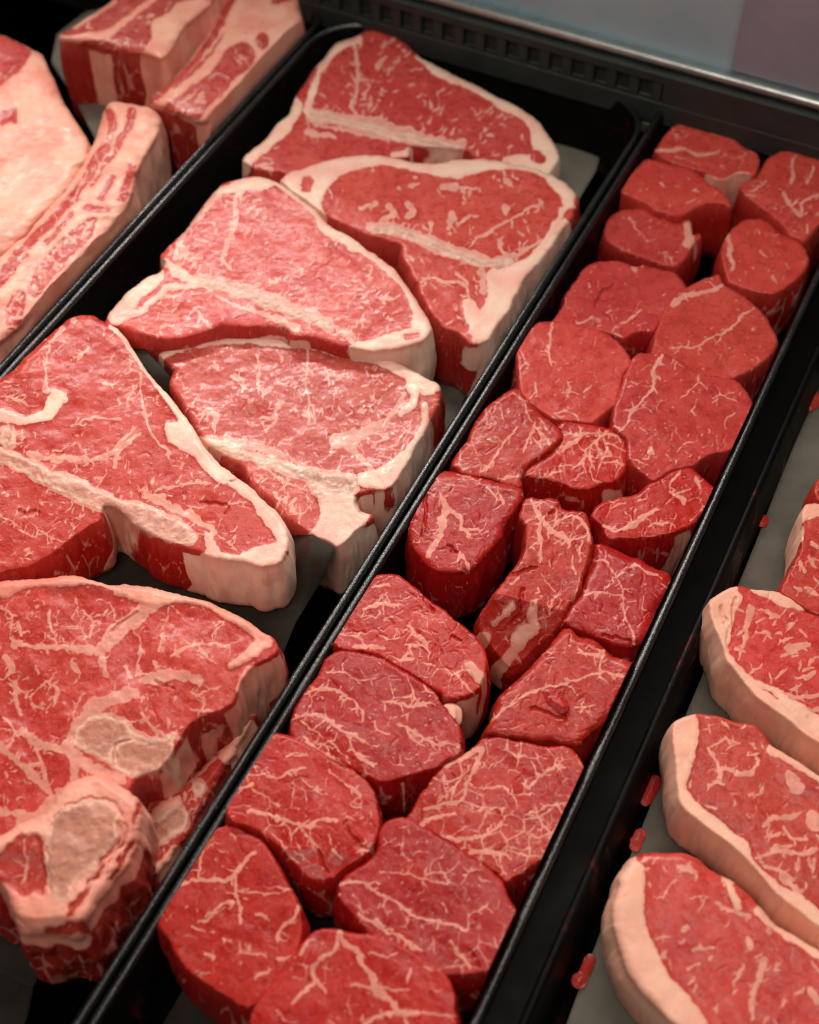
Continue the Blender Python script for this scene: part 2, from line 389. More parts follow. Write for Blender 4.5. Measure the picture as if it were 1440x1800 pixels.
SEED = [10]
def slab(name, label, cat, tile, outline, z0, th, mat, fat=(), bone=(), vein=(), lean=(), crease=(), holes=(),
         g=1.75, edge=0.0017, lump=1.0, ragged=1.0, tilt=(0, 0), fold=None, net=1.0, streaks=None, group=None,
         base_fat=False, twig=0.22, parent=None, taper=0.0, bulge=0.0015, side_fat=None, parts=True, drop=(), dots=0, sdark=1.0, clampv=None, warp=1.0, wrinkles=(14, -30, .6, 10, 30)):
    SEED[0] += 1; sd = SEED[0]; rnd = random.Random(sd * 77)
    pts = parse(tile, outline)[1][:, :2]
    O = catmull(pts, True, 3.0)
    # ragged outline
    nrm = np.roll(O, -1, 0) - np.roll(O, 1, 0); nrm = np.stack([nrm[:, 1], -nrm[:, 0]], 1)
    nrm /= np.linalg.norm(nrm, axis=1, keepdims=True) + 1e-9
    O = O + nrm * (fbm(O[:, 0] / 22, O[:, 1] / 22, sd) * 3.2 * ragged + vnoise(O[:, 0] / 5, O[:, 1] / 5, sd + 9) * 1.5 * ragged)[:, None]
    x0, y0 = O.min(0) - 3 * g; x1, y1 = O.max(0) + 3 * g
    G = Grid(x0, y0, x1, y1, g)
    S = G.polygon(O, 45.0)
    BIG = 60.0
    X_, Y_ = G.X, G.Y
    wf_ = warp * np.clip(-S / 14, 0.12, 1)
    wx_ = wf_ * (7.0 * fbm(X_ / 24, Y_ / 24, sd + 21, 3) + 1.3 * vnoise(X_ / 6, Y_ / 6, sd + 22))
    wy_ = wf_ * (7.0 * fbm(X_ / 24, Y_ / 24, sd + 24, 3) + 1.3 * vnoise(X_ / 6, Y_ / 6, sd + 25))
    G.X = X_ + wx_; G.Y = Y_ + wy_
    def field(items, wig=False, margin=14, tw=0.0):
        F = np.full(G.X.shape, BIG)
        for it in items:
            t = tile
            if isinstance(it, tuple): t, it = it
            isp, P = parse(t, it)
            if isp:
                PL = catmull(P[:, :2], True, 3.0); xs, ys = np.meshgrid(G.xs, G.ys)
                gg = G.X, G.Y; G.X, G.Y = xs, ys; D0 = G.polygon(PL, 30.0); G.X, G.Y = gg
                F = np.minimum(F, D0 + 1.0 * warp * (4.0 * fbm(xs / 14, ys / 14, sd + 27, 3))); continue
            if len(P) == 1: P = np.concatenate([P, P + [[0.5, 0, 0]]])
            P = wiggle(P, rnd) if wig else catmull(P, False, 6.0)
            G.chain(F, P, margin)
            if tw > 0:
                for q in twigs(P, rnd, tw, 20.0, max(1.6, min(2.6, P[:, 2].mean() * 1.3))): G.chain(F, q, margin)
        return F
    fF = field(fat, margin=30); fB = field(bone, margin=30); fV = field(vein, True, 12, twig)
    if base_fat: fF = np.minimum(fF, -12.0 + 0 * fF)
    fL = field(lean, margin=30)
    fF = np.where(fF < 5, fF - 4.5 * np.clip(1 + S / 7, 0, 1), fF)
    fF = np.maximum(fF, -fL); fV2 = np.maximum(fV, -fL)
    if not base_fat: fV = fV2
    if streaks:
        n, ang, jit, l0, l1, w0, w1 = streaks
        ins = np.argwhere((S < -4) & (fF > 3) & (fB > 3))
        for k in range(n if len(ins) else 0):
            j, i = ins[rnd.randrange(len(ins))]; x, y = G.xs[i], G.ys[j]
            if fbm(x / 60, y / 60, sd + 31, 2) < -0.12: continue
            a = math.radians(ang) + rnd.gauss(0, jit); L = rnd.uniform(l0, l1); w = rnd.uniform(w0, w1) / 2
            q = []
            m = max(3, int(L / 5))
            x -= math.cos(a) * L / 2; y -= math.sin(a) * L / 2
            for c in range(m + 1):
                q.append((x, y, w * (0.35 + 0.9 * math.sin(math.pi * (c + 0.3) / (m + 0.6))) * rnd.uniform(0.6, 1.3)))
                a += rnd.gauss(0, 0.35); x += math.cos(a) * L / m; y += math.sin(a) * L / m
            G.chain(fV, np.array(q), 12)
            if rnd.random() < 0.3:
                a2 = a + rnd.choice((-1, 1)) * rnd.uniform(0.6, 1.4); p = q[len(q) // 2]
                G.chain(fV, np.array([p, (p[0] + math.cos(a2) * L * .35, p[1] + math.sin(a2) * L * .35, w * .4)]), 12)
    for k in range(dots):
        x = rnd.uniform(x0, x1); y = rnd.uniform(y0, y1)
        G.chain(fV, np.array([(x, y, rnd.uniform(.5, 1.5)), (x + rnd.uniform(-4, 4), y + rnd.uniform(-3, 3), rnd.uniform(.3, 1.2))]), 8)
    fB = np.maximum(fB, -fL) if len(bone) else fB
    fC = field(crease, True, 12)
    fW = np.full(G.X.shape, BIG)
    if wrinkles:
        ins = np.argwhere((S < -5) & (fF > 4)); n, ang, jit, l0, l1 = wrinkles
        for k in range(n if len(ins) else 0):
            j, i = ins[rnd.randrange(len(ins))]; x, y = G.xs[i], G.ys[j]
            a = math.radians(ang) + rnd.gauss(0, jit) + 1.2 * float(vnoise(x / 60, y / 60, sd + 61)); L = rnd.uniform(l0, l1); q = []
            m = max(3, int(L / 4))
            for c in range(m + 1):
                q.append((x, y, 0.45 * math.sin(math.pi * (c + .5) / (m + 1)))); a += rnd.gauss(0, .4); x += math.cos(a) * L / m; y += math.sin(a) * L / m
            G.chain(fW, np.array(q), 5)
    if len(bone): fV = np.minimum(fV, fB - 4.5 - 7.0 * fbm(X_ / 18, Y_ / 18, sd + 51, 2))
    if net > 0:
        for (size, bias, amp) in ((34.0, 0.98, 2.8), (14.0, 1.85, 2.6)):
            gx, gy = G.X / size, G.Y / size; ix, iy = np.floor(gx).astype(int), np.floor(gy).astype(int)
            F1 = np.full(gx.shape, 9.0); F2 = F1.copy()
            for ox in (-1, 0, 1):
                for oy in (-1, 0, 1):
                    cx_, cy_ = ix + ox, iy + oy
                    d_ = np.hypot(cx_ + .08 + .84 * _T[(cx_ + sd * 3) & 255, cy_ & 255] - gx, cy_ + .08 + .84 * _T[cx_ & 255, (cy_ + sd * 7 + 50) & 255] - gy)
                    F2 = np.where(d_ < F1, F1, np.minimum(F2, d_)); F1 = np.minimum(F1, d_)
            ed = (F2 - F1) * size * 0.5
            wd = 1.7 * (net - bias) + amp * fbm(X_ / 60, Y_ / 60, sd + 41, 2) + 1.6 * vnoise(X_ / 11, Y_ / 11, sd + 43)
            fV = np.minimum(fV, ed - np.minimum(wd, 1.45))
    G.X, G.Y = X_, Y_
    # cells
    keepv = S < 0.45 * g
    q = keepv[:-1, :-1] & keepv[1:, :-1] & keepv[:-1, 1:] & keepv[1:, 1:]
    for _ in range(3):
        p = np.pad(q, 1); nb = p[:-2, 1:-1].astype(int) + p[2:, 1:-1] + p[1:-1, :-2] + p[1:-1, 2:]
        q = q & (nb >= 2)
    # largest region only, no corner-to-corner contact
    lab = np.zeros(q.shape, int)
    seedq = np.argwhere(q)
    best = None; cur = 0; seen = np.zeros(q.shape, bool)
    # flood from the deepest cell
    Sq = np.where(q, S[:-1, :-1], 99); j, i = np.unravel_index(np.argmin(Sq), Sq.shape)
    reg = np.zeros(q.shape, bool); reg[j, i] = True
    while True:
        p = np.pad(reg, 1)
        nr = q & (reg | p[:-2, 1:-1] | p[2:, 1:-1] | p[1:-1, :-2] | p[1:-1, 2:])
        if nr.sum() == reg.sum(): break
        reg = nr
    q = reg
    for _ in range(4):
        p = np.pad(q, 1)
        d1 = p[:-1, :-1] & p[1:, 1:] & ~p[:-1, 1:] & ~p[1:, :-1]
        d2 = ~p[:-1, :-1] & ~p[1:, 1:] & p[:-1, 1:] & p[1:, :-1]
        bad = d1 | d2
        if not bad.any(): break
        for (j, i) in np.argwhere(bad):
            for a_, b_ in ((j - 1, i - 1), (j - 1, i), (j, i - 1), (j, i)):
                if 0 <= a_ < q.shape[0] and 0 <= b_ < q.shape[1]: q[a_, b_] = False
    cj, ci = np.nonzero(q)
    W = G.X.shape[1]
    a = cj * W + ci; quads = np.stack([a, a + 1, a + W + 1, a + W], 1)   # y down in the photo -> flip later
    quads = quads[:, ::-1]
    used = np.unique(quads); remap = -np.ones(G.X.size, int); remap[used] = np.arange(len(used))
    quads = remap[quads]
    X = G.X.ravel()[used].copy(); Y = G.Y.ravel()[used].copy()
    f = {k: v.ravel()[used].copy() for k, v in dict(S=S, F=fF, B=fB, V=fV, C=fC, W=fW).items()}
    # boundary loop
    e = np.concatenate([np.stack([quads[:, k], quads[:, (k + 1) % 4]], 1) for k in range(4)])
    key = e[:, 0].astype(np.int64) * len(used) + e[:, 1]; rev = e[:, 1].astype(np.int64) * len(used) + e[:, 0]
    be = e[~np.isin(key, rev)]
    nxt = dict(zip(be[:, 0].tolist(), be[:, 1].tolist()))
    loops = []; left = set(nxt)
    while left:
        s0 = next(iter(left)); lp = []; c = s0
        while c in left:
            left.discard(c); lp.append(c); c = nxt[c]
        loops.append(lp)
    loop = np.array(max(loops, key=len))
    # snap the rim onto the outline
    A = O; Bp = np.roll(O, -1, 0); D = Bp - A; LL = (D ** 2).sum(1) + 1e-9
    px = X[loop][:, None]; py = Y[loop][:, None]
    t = np.clip(((px - A[:, 0]) * D[:, 0] + (py - A[:, 1]) * D[:, 1]) / LL, 0, 1)
    qx = A[:, 0] + t * D[:, 0]; qy = A[:, 1] + t * D[:, 1]
    k = np.argmin((px - qx) ** 2 + (py - qy) ** 2, 1); r_ = np.arange(len(loop))
    X[loop] = qx[r_, k]; Y[loop] = qy[r_, k]; f['S'][loop] = 0
    # height
    cx, cy = pts.mean(0)
    z = z0 + tilt[0] * (X - cx) / 100 + tilt[1] * (Y - cy) / 100
    if fold:
        for (fx, fy, dx, dy, k_) in fold:                # beyond the line through (fx,fy) the face falls away along (dx,dy)
            tx, ty = tile[0] + fx / tile[2], tile[1] + fy / tile[2]
            L = math.hypot(dx, dy); dd = ((X - tx) * dx + (Y - ty) * dy) / L
            z -= k_ * np.maximum(0, dd + 6 * vnoise(X / 25, Y / 25, sd)) / 100
    w0 = ground(X, Y, z)
    mm = 1000.0
    wx, wy = w0[:, 0] * mm, w0[:, 1] * mm
    z = z + lump * (0.0016 * fbm(wx / 26, wy / 26, sd, 2) + 0.0005 * fbm(wx / 7, wy / 7, sd + 1, 2) + 0.00012 * vnoise(wx / 1.6, wy / 1.6, sd + 2))
    pxm = (H - z0) / math.cos(PITCH) / FOC * 1.15
    d = np.clip(-f['S'] * pxm, 0, None)
    er = edge * (0.75 + 0.8 * (fbm(wx / 14, wy / 14, sd + 5, 2) + 0.5))
    tt = np.clip(1 - d / er, 0, 1)
    z = z - er * 0.75 * (1 - np.sqrt(np.clip(1 - tt * tt, 0, 1)))
    z = z + 0.00008 * np.clip(0.5 - f['V'] / 2.0, 0, 1)
    z = z + lump * 0.0005 * np.clip(0.5 - f['F'] / 9.0, 0, 1)
    z = z + 0.0003 * np.clip(0.5 - f['B'] / 8.0, 0, 1) + np.where(f['B'] < 0, 0.0006 * fbm(wx / 3, wy / 3, sd + 8, 3), 0)
    z = z - 0.0014 * np.clip(1 - np.clip(f['C'], 0, 9) / 3.0, 0, 1)
    z = z - 0.00035 * np.clip(1 - np.clip(f['W'], 0, 9) / 1.7, 0, 1)
    top = ground(X, Y, z)
    # sides
    Lp = top[loop]; n = len(loop)
    sm = Lp[:, :2].copy()
    for _ in range(5): sm = (np.roll(sm, 1, 0) + sm + np.roll(sm, -1, 0)) / 3
    tg = np.roll(sm, -3, 0) - np.roll(sm, 3, 0); nn = np.stack([tg[:, 1], -tg[:, 0]], 1)
    nn /= np.linalg.norm(nn, axis=1, keepdims=True) + 1e-9
    area2 = np.sum(sm[:, 0] * np.roll(sm[:, 1], -1) - np.roll(sm[:, 0], -1) * sm[:, 1])
    if area2 < 0: nn = -nn
    K = max(5, int(th / 0.0026))
    s_ = np.concatenate([[0], np.cumsum(np.linalg.norm(np.diff(Lp[:, :2], axis=0), axis=1))]) * mm
    zb = z0 - th
    rings = []
    smw = np.linspace(0, 1, K + 1)[1:]
    for t_ in smw:
        zz = Lp[:, 2] + (zb - Lp[:, 2]) * t_
        prof = bulge * math.sin(math.pi * min(1, t_ * 1.05)) + min(1.0, t_ * 5) * 0.0009 - taper * t_ - (0.0035 * max(0, t_ - 0.85) / 0.15)
        dist = t_ * th * mm
        nz = 0.0016 * fbm(s_ / 9 + 0 * t_, dist / 30 + 0 * s_, sd + 3, 3) + 0.0006 * vnoise(s_ / 2.2, dist / 12 + 0 * s_, sd + 4)
        wq = min(1, t_ * 6)
        base = Lp[:, :2] * (1 - wq) + sm * wq
        xy = base + nn * (prof + lump * nz * min(1, t_ * 4))[:, None]
        rings.append(np.concatenate([xy, zz[:, None]], 1))
    nt_ = len(top)
    if clampv:
        va_, vb_ = clampv
        for Rg in [top] + rings:
            vv = Rg[:, :2] @ AV
            dep = np.clip(-Rg[:, 2], 0, None) * 0.11 + 0.0046
            nv = np.clip(vv, va_ + dep, vb_ - dep)
            Rg[:, :2] += (nv - vv)[:, None] * AV
    V = np.concatenate([top] + rings)
    allr = [loop] + [nt_ + k * n + np.arange(n) for k in range(K)]
    sq = []
    for k in range(K):
        a0, b0 = allr[k], allr[k + 1]
        sq.append(np.stack([np.roll(a0, -1), a0, b0, np.roll(b0, -1)], 1))
    sq = np.concatenate(sq)
    Q = np.concatenate([quads, sq])
    def ext(arr, wob):
        out = [arr]
        base = arr[loop]
        if wob > 8: base = np.where(base < 2, base - 7, base)
        if wob > 4:
            b2 = base.copy()
            for _ in range(24): b2 = (np.roll(b2, 1) + b2 + np.roll(b2, -1)) / 3
        for t_ in smw:
            if wob > 4:
                q_ = min(1, t_ * 3.5)
                sh = (np.arange(n) + (26 * t_ * (math.sin(sd * 1.7) + 1.6 * vnoise(s_ / 25, t_ * 1.5 + 0 * s_, sd + 7))).astype(int)) % n
                bb = (base * (1 - q_) + b2 * q_)[sh]
                out.append(bb + (wob * vnoise(s_ / 6, t_ * 6 + 0 * s_, sd + 6) + 1.3 * wob * vnoise(s_ / 15, t_ * 3 + 0 * s_, sd + 8)) * q_)
            else:
                out.append(base + wob * vnoise(s_ / 6, t_ * 6 + 0 * s_, sd + 6) * min(1, t_ * 3))
        return np.concatenate(out)
    eF = ext(f['F'], 9); eB = ext(f['B'], 6); eV = ext(f['V'], 3.0)
    for k, t_ in enumerate(smw):
        sl = slice(nt_ + k * n, nt_ + (k + 1) * n)
        eV[sl] += 0.8 + 12.0 * t_
        sx = s_ / 9.0 + 0.9 * vnoise(s_ / 7, t_ * 4 + 0 * s_, sd + 17); sy = t_ * th * 1000 / 16.0 + 0.8 * vnoise(s_ / 6, t_ * 5 + 0 * s_, sd + 18)
        ix, iy = np.floor(sx).astype(int), np.floor(sy).astype(int); F1 = np.full(n, 9.0); F2 = F1.copy()
        for ox in (-1, 0, 1):
            for oy in (-1, 0, 1):
                a_, b_ = ix + ox, iy + oy
                d_ = np.hypot(a_ + _T[(a_ + sd) & 255, b_ & 255] - sx, b_ + _T[a_ & 255, (b_ + sd) & 255] - sy)
                F2 = np.where(d_ < F1, F1, np.minimum(F2, d_)); F1 = np.minimum(F1, d_)
        eV[sl] = np.minimum(eV[sl], (F2 - F1) * 14 - (1.2 * (net - .6) + 5.0 * fbm(s_ / 22, t_ * 3 + 0 * s_, sd + 19, 2)).clip(-9, 2.2) + 4 * max(0, .15 - t_) / .15)
    if side_fat:                       # fat patches on the side, photo x range -> (x0,x1,depth0,depth1)
        for (xa, xb, ta, tb, kind) in side_fat:
            xa, xb = tile[0] + xa / tile[2], tile[0] + xb / tile[2]
            lx = X[loop]
            front = nn[:, 1] < -0.1
            for k, t_ in enumerate(smw):
                sl = slice(nt_ + k * n, nt_ + (k + 1) * n)
                dx = np.maximum(xa - lx, lx - xb) + 7 * vnoise(s_ / 8, t_ * 4 + 0 * s_, sd + 12) + 14 * vnoise(s_ / 14, t_ * 2 + 0 * s_, sd + 13)
                dt = max(ta - t_, t_ - tb) * th / pxm + 12 * vnoise(s_ / 6, 0 * s_, sd + 14)
                dx = dx + 16 * t_ * math.sin(sd)
                dd = np.where(front, np.maximum(dx, dt), 30.0)
                if kind == 'fat': eF[sl] = np.minimum(eF[sl], dd)
                else: eF[sl] = np.maximum(eF[sl], -dd)
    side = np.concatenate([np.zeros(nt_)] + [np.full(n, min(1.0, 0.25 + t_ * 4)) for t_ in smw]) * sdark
    feat = np.stack([eF, eV, eB], 1).astype(np.float32)
    aux = np.stack([side, np.full(len(V), (sd * 0.618) % 1.0), np.full(len(V), net)], 1).astype(np.float32)
    # normals of the whole body, so that the parts shade as one
    p0, p1, p2, p3 = (V[Q[:, k]] for k in range(4))
    fn = np.cross(p2 - p0, p3 - p1)
    VN = np.zeros_like(V)
    for k in range(4): 
        for c in range(3): VN[:, c] += np.bincount(Q[:, k], fn[:, c], len(V))
    # orientation check
    if VN[:nt_, 2].sum() < 0:
        Q = Q[:, ::-1]; VN = -VN
    VN /= np.linalg.norm(VN, axis=1, keepdims=True) + 1e-12
    loc = np.array([V[:, 0].mean(), V[:, 1].mean(), zb])
    bottom = allr[-1][::-1]
    def make(pname, mask, par, with_bottom):
        qs = Q[mask]
        if len(qs) == 0: return None
        us = np.unique(np.concatenate([qs.ravel(), bottom]) if with_bottom else qs)
        rm = -np.ones(len(V), int); rm[us] = np.arange(len(us))
        me = bpy.data.meshes.new(pname)
        vv = (V[us] - loc)
        nq = len(qs); loops_ = rm[qs].ravel(); ls = np.arange(nq) * 4; lt = np.full(nq, 4)
        if with_bottom:
            ls = np.append(ls, nq * 4); lt = np.append(lt, len(bottom)); loops_ = np.concatenate([loops_, rm[bottom]])
        me.vertices.add(len(us)); me.vertices.foreach_set('co', vv.astype(np.float32).ravel())
        me.loops.add(len(loops_)); me.loops.foreach_set('vertex_index', loops_.astype(np.int32))
        me.polygons.add(len(ls)); me.polygons.foreach_set('loop_start', ls.astype(np.int32))
        try: me.polygons.foreach_set('loop_total', lt.astype(np.int32))
        except Exception: pass
        me.update(calc_edges=True)
        me.polygons.foreach_set('use_smooth', np.ones(len(ls), bool))
        for nm, arr in (('feat', feat), ('aux', aux)):
            at = me.attributes.new(nm, 'FLOAT_VECTOR', 'POINT'); at.data.foreach_set('vector', arr[us].ravel())
        me.normals_split_custom_set_from_vertices(VN[us].astype(np.float32).tolist())
        me.materials.append(mat)
        o = bpy.data.objects.new(pname, me); COL.objects.link(o)
        if par is not None: o.parent = par
        return o
    # object origins: parts of a nested slab hang off the same root
    qF = eF[Q].mean(1); qB = eB[Q].mean(1)
    mb = (qB < 0) if len(bone) else np.zeros(len(Q), bool)
    mf = (qF < 0) & ~mb if (len(fat) or base_fat or side_fat) else np.zeros(len(Q), bool)
    split = parts and (mb.sum() > 40 or mf.sum() > 40)
    if not split:
        o = make(name, np.ones(len(Q), bool), None, True)
        o.location = loc
        tag(o, label, cat, group)
        return o
    root = empty(name, loc); tag(root, label, cat, group)
    def pieces(mask, least):
        idx = np.nonzero(mask)[0]
        if len(idx) == 0: return []
        qq = Q[idx]; lb = np.arange(len(V))
        while True:
            m = lb[qq].min(1); old = lb.copy()
            for c in range(4): np.minimum.at(lb, qq[:, c], m)
            lb = lb[lb]
            if (lb == old).all(): break
        ql = lb[qq[:, 0]]; out = []
        for u_, cnt in zip(*np.unique(ql, return_counts=True)):
            if cnt >= least:
                mm_ = np.zeros(len(Q), bool); mm_[idx[ql == u_]] = True; out.append(mm_)
        return out
    pf = pieces(mf, 70); pb = pieces(mb, 70)
    allm = np.zeros(len(Q), bool)
    for m_ in pf + pb: allm |= m_
    make('lean_meat', ~allm, root, True)
    for m_ in pf: make('fat', m_, root, False)
    for m_ in pb: make('bone', m_, root, False)
    return root

# ------------------------------------------------------------------ the display deck and trays
def box(name, u0, u1, v0, v1, z0, z1, mat, parent=None, bevel=0.0, loc=None):
    P = [xyz(u, v, z) for z in (z0, z1) for (u, v) in ((u0, v0), (u1, v0), (u1, v1), (u0, v1))]
    c = np.mean(P, 0) if loc is None else np.asarray(loc)
    F = [(0, 1, 2, 3), (7, 6, 5, 4), (0, 4, 5, 1), (1, 5, 6, 2), (2, 6, 7, 3), (3, 7, 4, 0)]
    o = mesh_obj(name, P, F, mat, parent, c, smooth=False)
    if bevel:
        m = o.modifiers.new('bevel', 'BEVEL'); m.width = bevel; m.segments = 3
    return o

uB = uv_of(862, 98)[0]                         # back edge of the trays
vL = uv_of(188, 450)[1]                        # left rim of the big tray
v1 = uv_of(711, 900)[1]                        # rim between big tray and narrow tray
v2 = uv_of(1252, 900)[1]                       # right rim of the narrow tray
v3 = uv_of(1306, 900)[1]                       # left rim of the right tray
uN = uv_of(720, 2350)[0]

def tray(label, u0, u1, va, vb, top=0.0, floor=-0.056, corner=0.030, rim_mat=None):
    """rim line runs round u0..u1, va..vb; walls lean inwards to the floor"""
    c = np.array(xyz((u0 + u1) / 2, (va + vb) / 2, floor))
    root = empty('meat_tray', c); tag(root, label, 'tray', 'black plastic trays in the meat case')
    def ring(off, z, r=corner):
        pts = []; r2 = max(0.004, r + off)
        for (cu, cv, a0) in ((u1 - r, vb - r, 0), (u1 - r, va + r, 90), (u0 + r, va + r, 180), (u0 + r, vb - r, 270)):
            for k in range(13):
                a = math.radians(a0 + k * 7.5)
                pts.append(xyz(cu + math.cos(a) * r2, cv + (math.sin(a) if 1 else 0) * r2 * 1.0, z) if a0 in (0,) else
                           xyz(cu + math.cos(a) * r2, cv + math.sin(a) * r2, z))
        return pts
    def ringset(prof):
        V = []; n = None
        for off, z in prof:
            # order the corners anticlockwise in (u, v)
            r = corner; r2 = max(0.003, r + off); pts = []
            for (cu, cv, a0) in ((u1 - r, vb - r, 0), (u0 + r, vb - r, 90), (u0 + r, va + r, 180), (u1 - r, va + r, 270)):
                for k in range(13):
                    a = math.radians(a0 + k * 7.5); pts.append(xyz(cu + math.cos(a) * r2, cv + math.sin(a) * r2, top + z))
            n = len(pts); V += pts
        F = []
        for k in range(len(prof) - 1):
            for i in range(n):
                j = (i + 1) % n
                F.append((k * n + i, (k + 1) * n + i, (k + 1) * n + j, k * n + j))
        return V, F, n
    d = floor - top
    inner = [(-0.016, d), (-0.0125, d + 0.0008), (-0.0105, d + 0.003), (-0.0096, d + 0.006), (-0.0052, -0.012), (-0.0040, -0.004), (-0.0036, -0.0016)]
    V, F, n = ringset(inner)
    F.append(tuple(range(n))[::-1])
    o = mesh_obj('basin', V, F, M_TRAY, root, c)
    rim = [(-0.0036, -0.0016), (-0.0030, -0.0003), (-0.0018, 0.0005), (-0.0004, 0.0003), (0.0006, -0.0008), (0.0010, -0.0025)]
    V, F, n = ringset(rim); mesh_obj('rim', V, F, rim_mat or M_RIM, root, c)
    outer = [(0.0010, -0.0025), (0.0011, -0.006), (-0.0015, -0.0075), (-0.0030, -0.010), (-0.0085, d + 0.003), (-0.0105, d - 0.0015), (-0.020, d - 0.002)]
    V, F, n = ringset(outer); mesh_obj('outer_wall', V, F, M_TRAY, root, c)
    return root
gap = 0.0016
tray('wide black tray of T-bone steaks, between the rib bones and the filet tray', uN, uB, vL + gap, v1 - gap, corner=0.042)
tray('narrow black tray packed with small filet steaks', uN, uB + 0.022, v1 + gap, v2)
tray('black tray at the far left holding thick bone-in rib cuts', uN, uB + 0.004, vL - 0.34, vL - gap)
tray('black tray at the right edge holding fat-edged strip steaks on grey paper', uN, uB + 0.03, v3, v3 + 0.30, top=-0.010, floor=-0.052, rim_mat=M_TRAY)

deck = box('deck', uN - 0.1, uB + 0.10, vL - 0.6, v3 + 0.6, -0.085, -0.064, M_DECK); tag(deck, kind='structure')
# rear ledge, grille, aluminium lip and the panel behind
uR = uv_of(1080, 148, 0.004)[0]
rail = box('ledge_rail', uR - 0.002, uR + 0.0028, vL - 0.6, v3 + 0.6, -0.004, 0.005, M_DULL, bevel=0.001)
tag(rail, 'thin dull metal rail running along the back of the trays', 'rail')
ledge = box('rear_ledge', uR + 0.004, uR + 0.062, vL - 0.6, v3 + 0.6, -0.050, -0.012, M_DECK); tag(ledge, kind='structure')
back = box('support_wall', uR - 0.0015, uR + 0.0015, vL - 0.6, v3 + 0.6, -0.060, -0.006, M_DECK); tag(back, kind='structure')
uG = uv_of(1100, 88, 0.030)[0]
gl = np.array(xyz(uG - 0.01, (vL + v3) / 2, -0.012))
gr = empty('vent_grille', gl); tag(gr, 'dark slotted air grille below the metal lip behind the trays', 'grille')
gy0, gy1 = uR + 0.012, uG - 0.006
def gbox(name, u0, u1, va, vb, za, zb, mat, bevel=0.0): return box(name, u0, u1, va, vb, za, zb, mat, gr, bevel, gl)
gbox('grille_backing', gy1 + 0.0005, gy1 + 0.004, vL - 0.6, v3 + 0.6, -0.012, 0.026, M_GRILLE)
gbox('bottom_strip', gy1 - 0.0065, gy1 - 0.0005, vL - 0.6, v3 + 0.6, -0.0115, 0.0055, M_GRILLE, 0.001)
vE = uv_of(1165, 170, 0.01)[1]
gbox('blank_strip', gy1 - 0.0062, gy1 - 0.0008, vE, v3 + 0.6, 0.0055, 0.0205, M_GRILLE)
gbox('top_strip', gy1 - 0.006, gy1 - 0.001, vL - 0.6, v3 + 0.6, 0.020, 0.027, M_GRILLE, 0.001)
k = 0; v = vL - 0.03
first = None
while v < vE:
    if first is None:
        first = gbox('slat', gy1 - 0.006, gy1 - 0.001, v, v + 0.0065, 0.0056, 0.0199, M_GRILLE); v0s = v
    else:
        o = first.copy(); COL.objects.link(o); o.parent = gr
        s = xyz(0, v - v0s, 0); o.location = (s[0], s[1], 0)
    v += 0.0165
lip = box('metal_lip', uG - 0.0055, uG + 0.0035, vL - 0.6, v3 + 0.6, 0.0275, 0.034, M_METAL, bevel=0.0025)
tag(lip, 'bright brushed metal lip along the foot of the glass', 'metal lip')
pan = box('glass_panel', uG + 0.004, uG + 0.010, vL - 0.6, v3 + 0.9, 0.020, 0.26, M_GLASS)
tag(pan, 'blue-grey glass panel standing behind the metal lip', 'glass panel')
# rotate panel backwards is not needed: the view only catches its foot
uP = uG + 0.011
vp = uv_of(1300, 60, 0.06)[1]
pk = box('pinkish_reflection', uG + 0.0015, uG + 0.0036, vp, vp + 0.5, 0.036, 0.26, M_PINK_REFLECTION)  # thin added slab standing for a reflection in the glass
tag(pk, 'dim pinkish reflection painted on the right part of the glass', 'reflection')
for vv, lab in ((uv_of(1160, 190, -0.01)[1], 'short grey divider bar behind the corner between the wide and the narrow tray'),):
    o = box('divider_bar', uB - 0.006, uR - 0.003, vv - 0.008, vv + 0.008, -0.022, -0.014, M_DULL, bevel=0.001); tag(o, lab, 'divider')

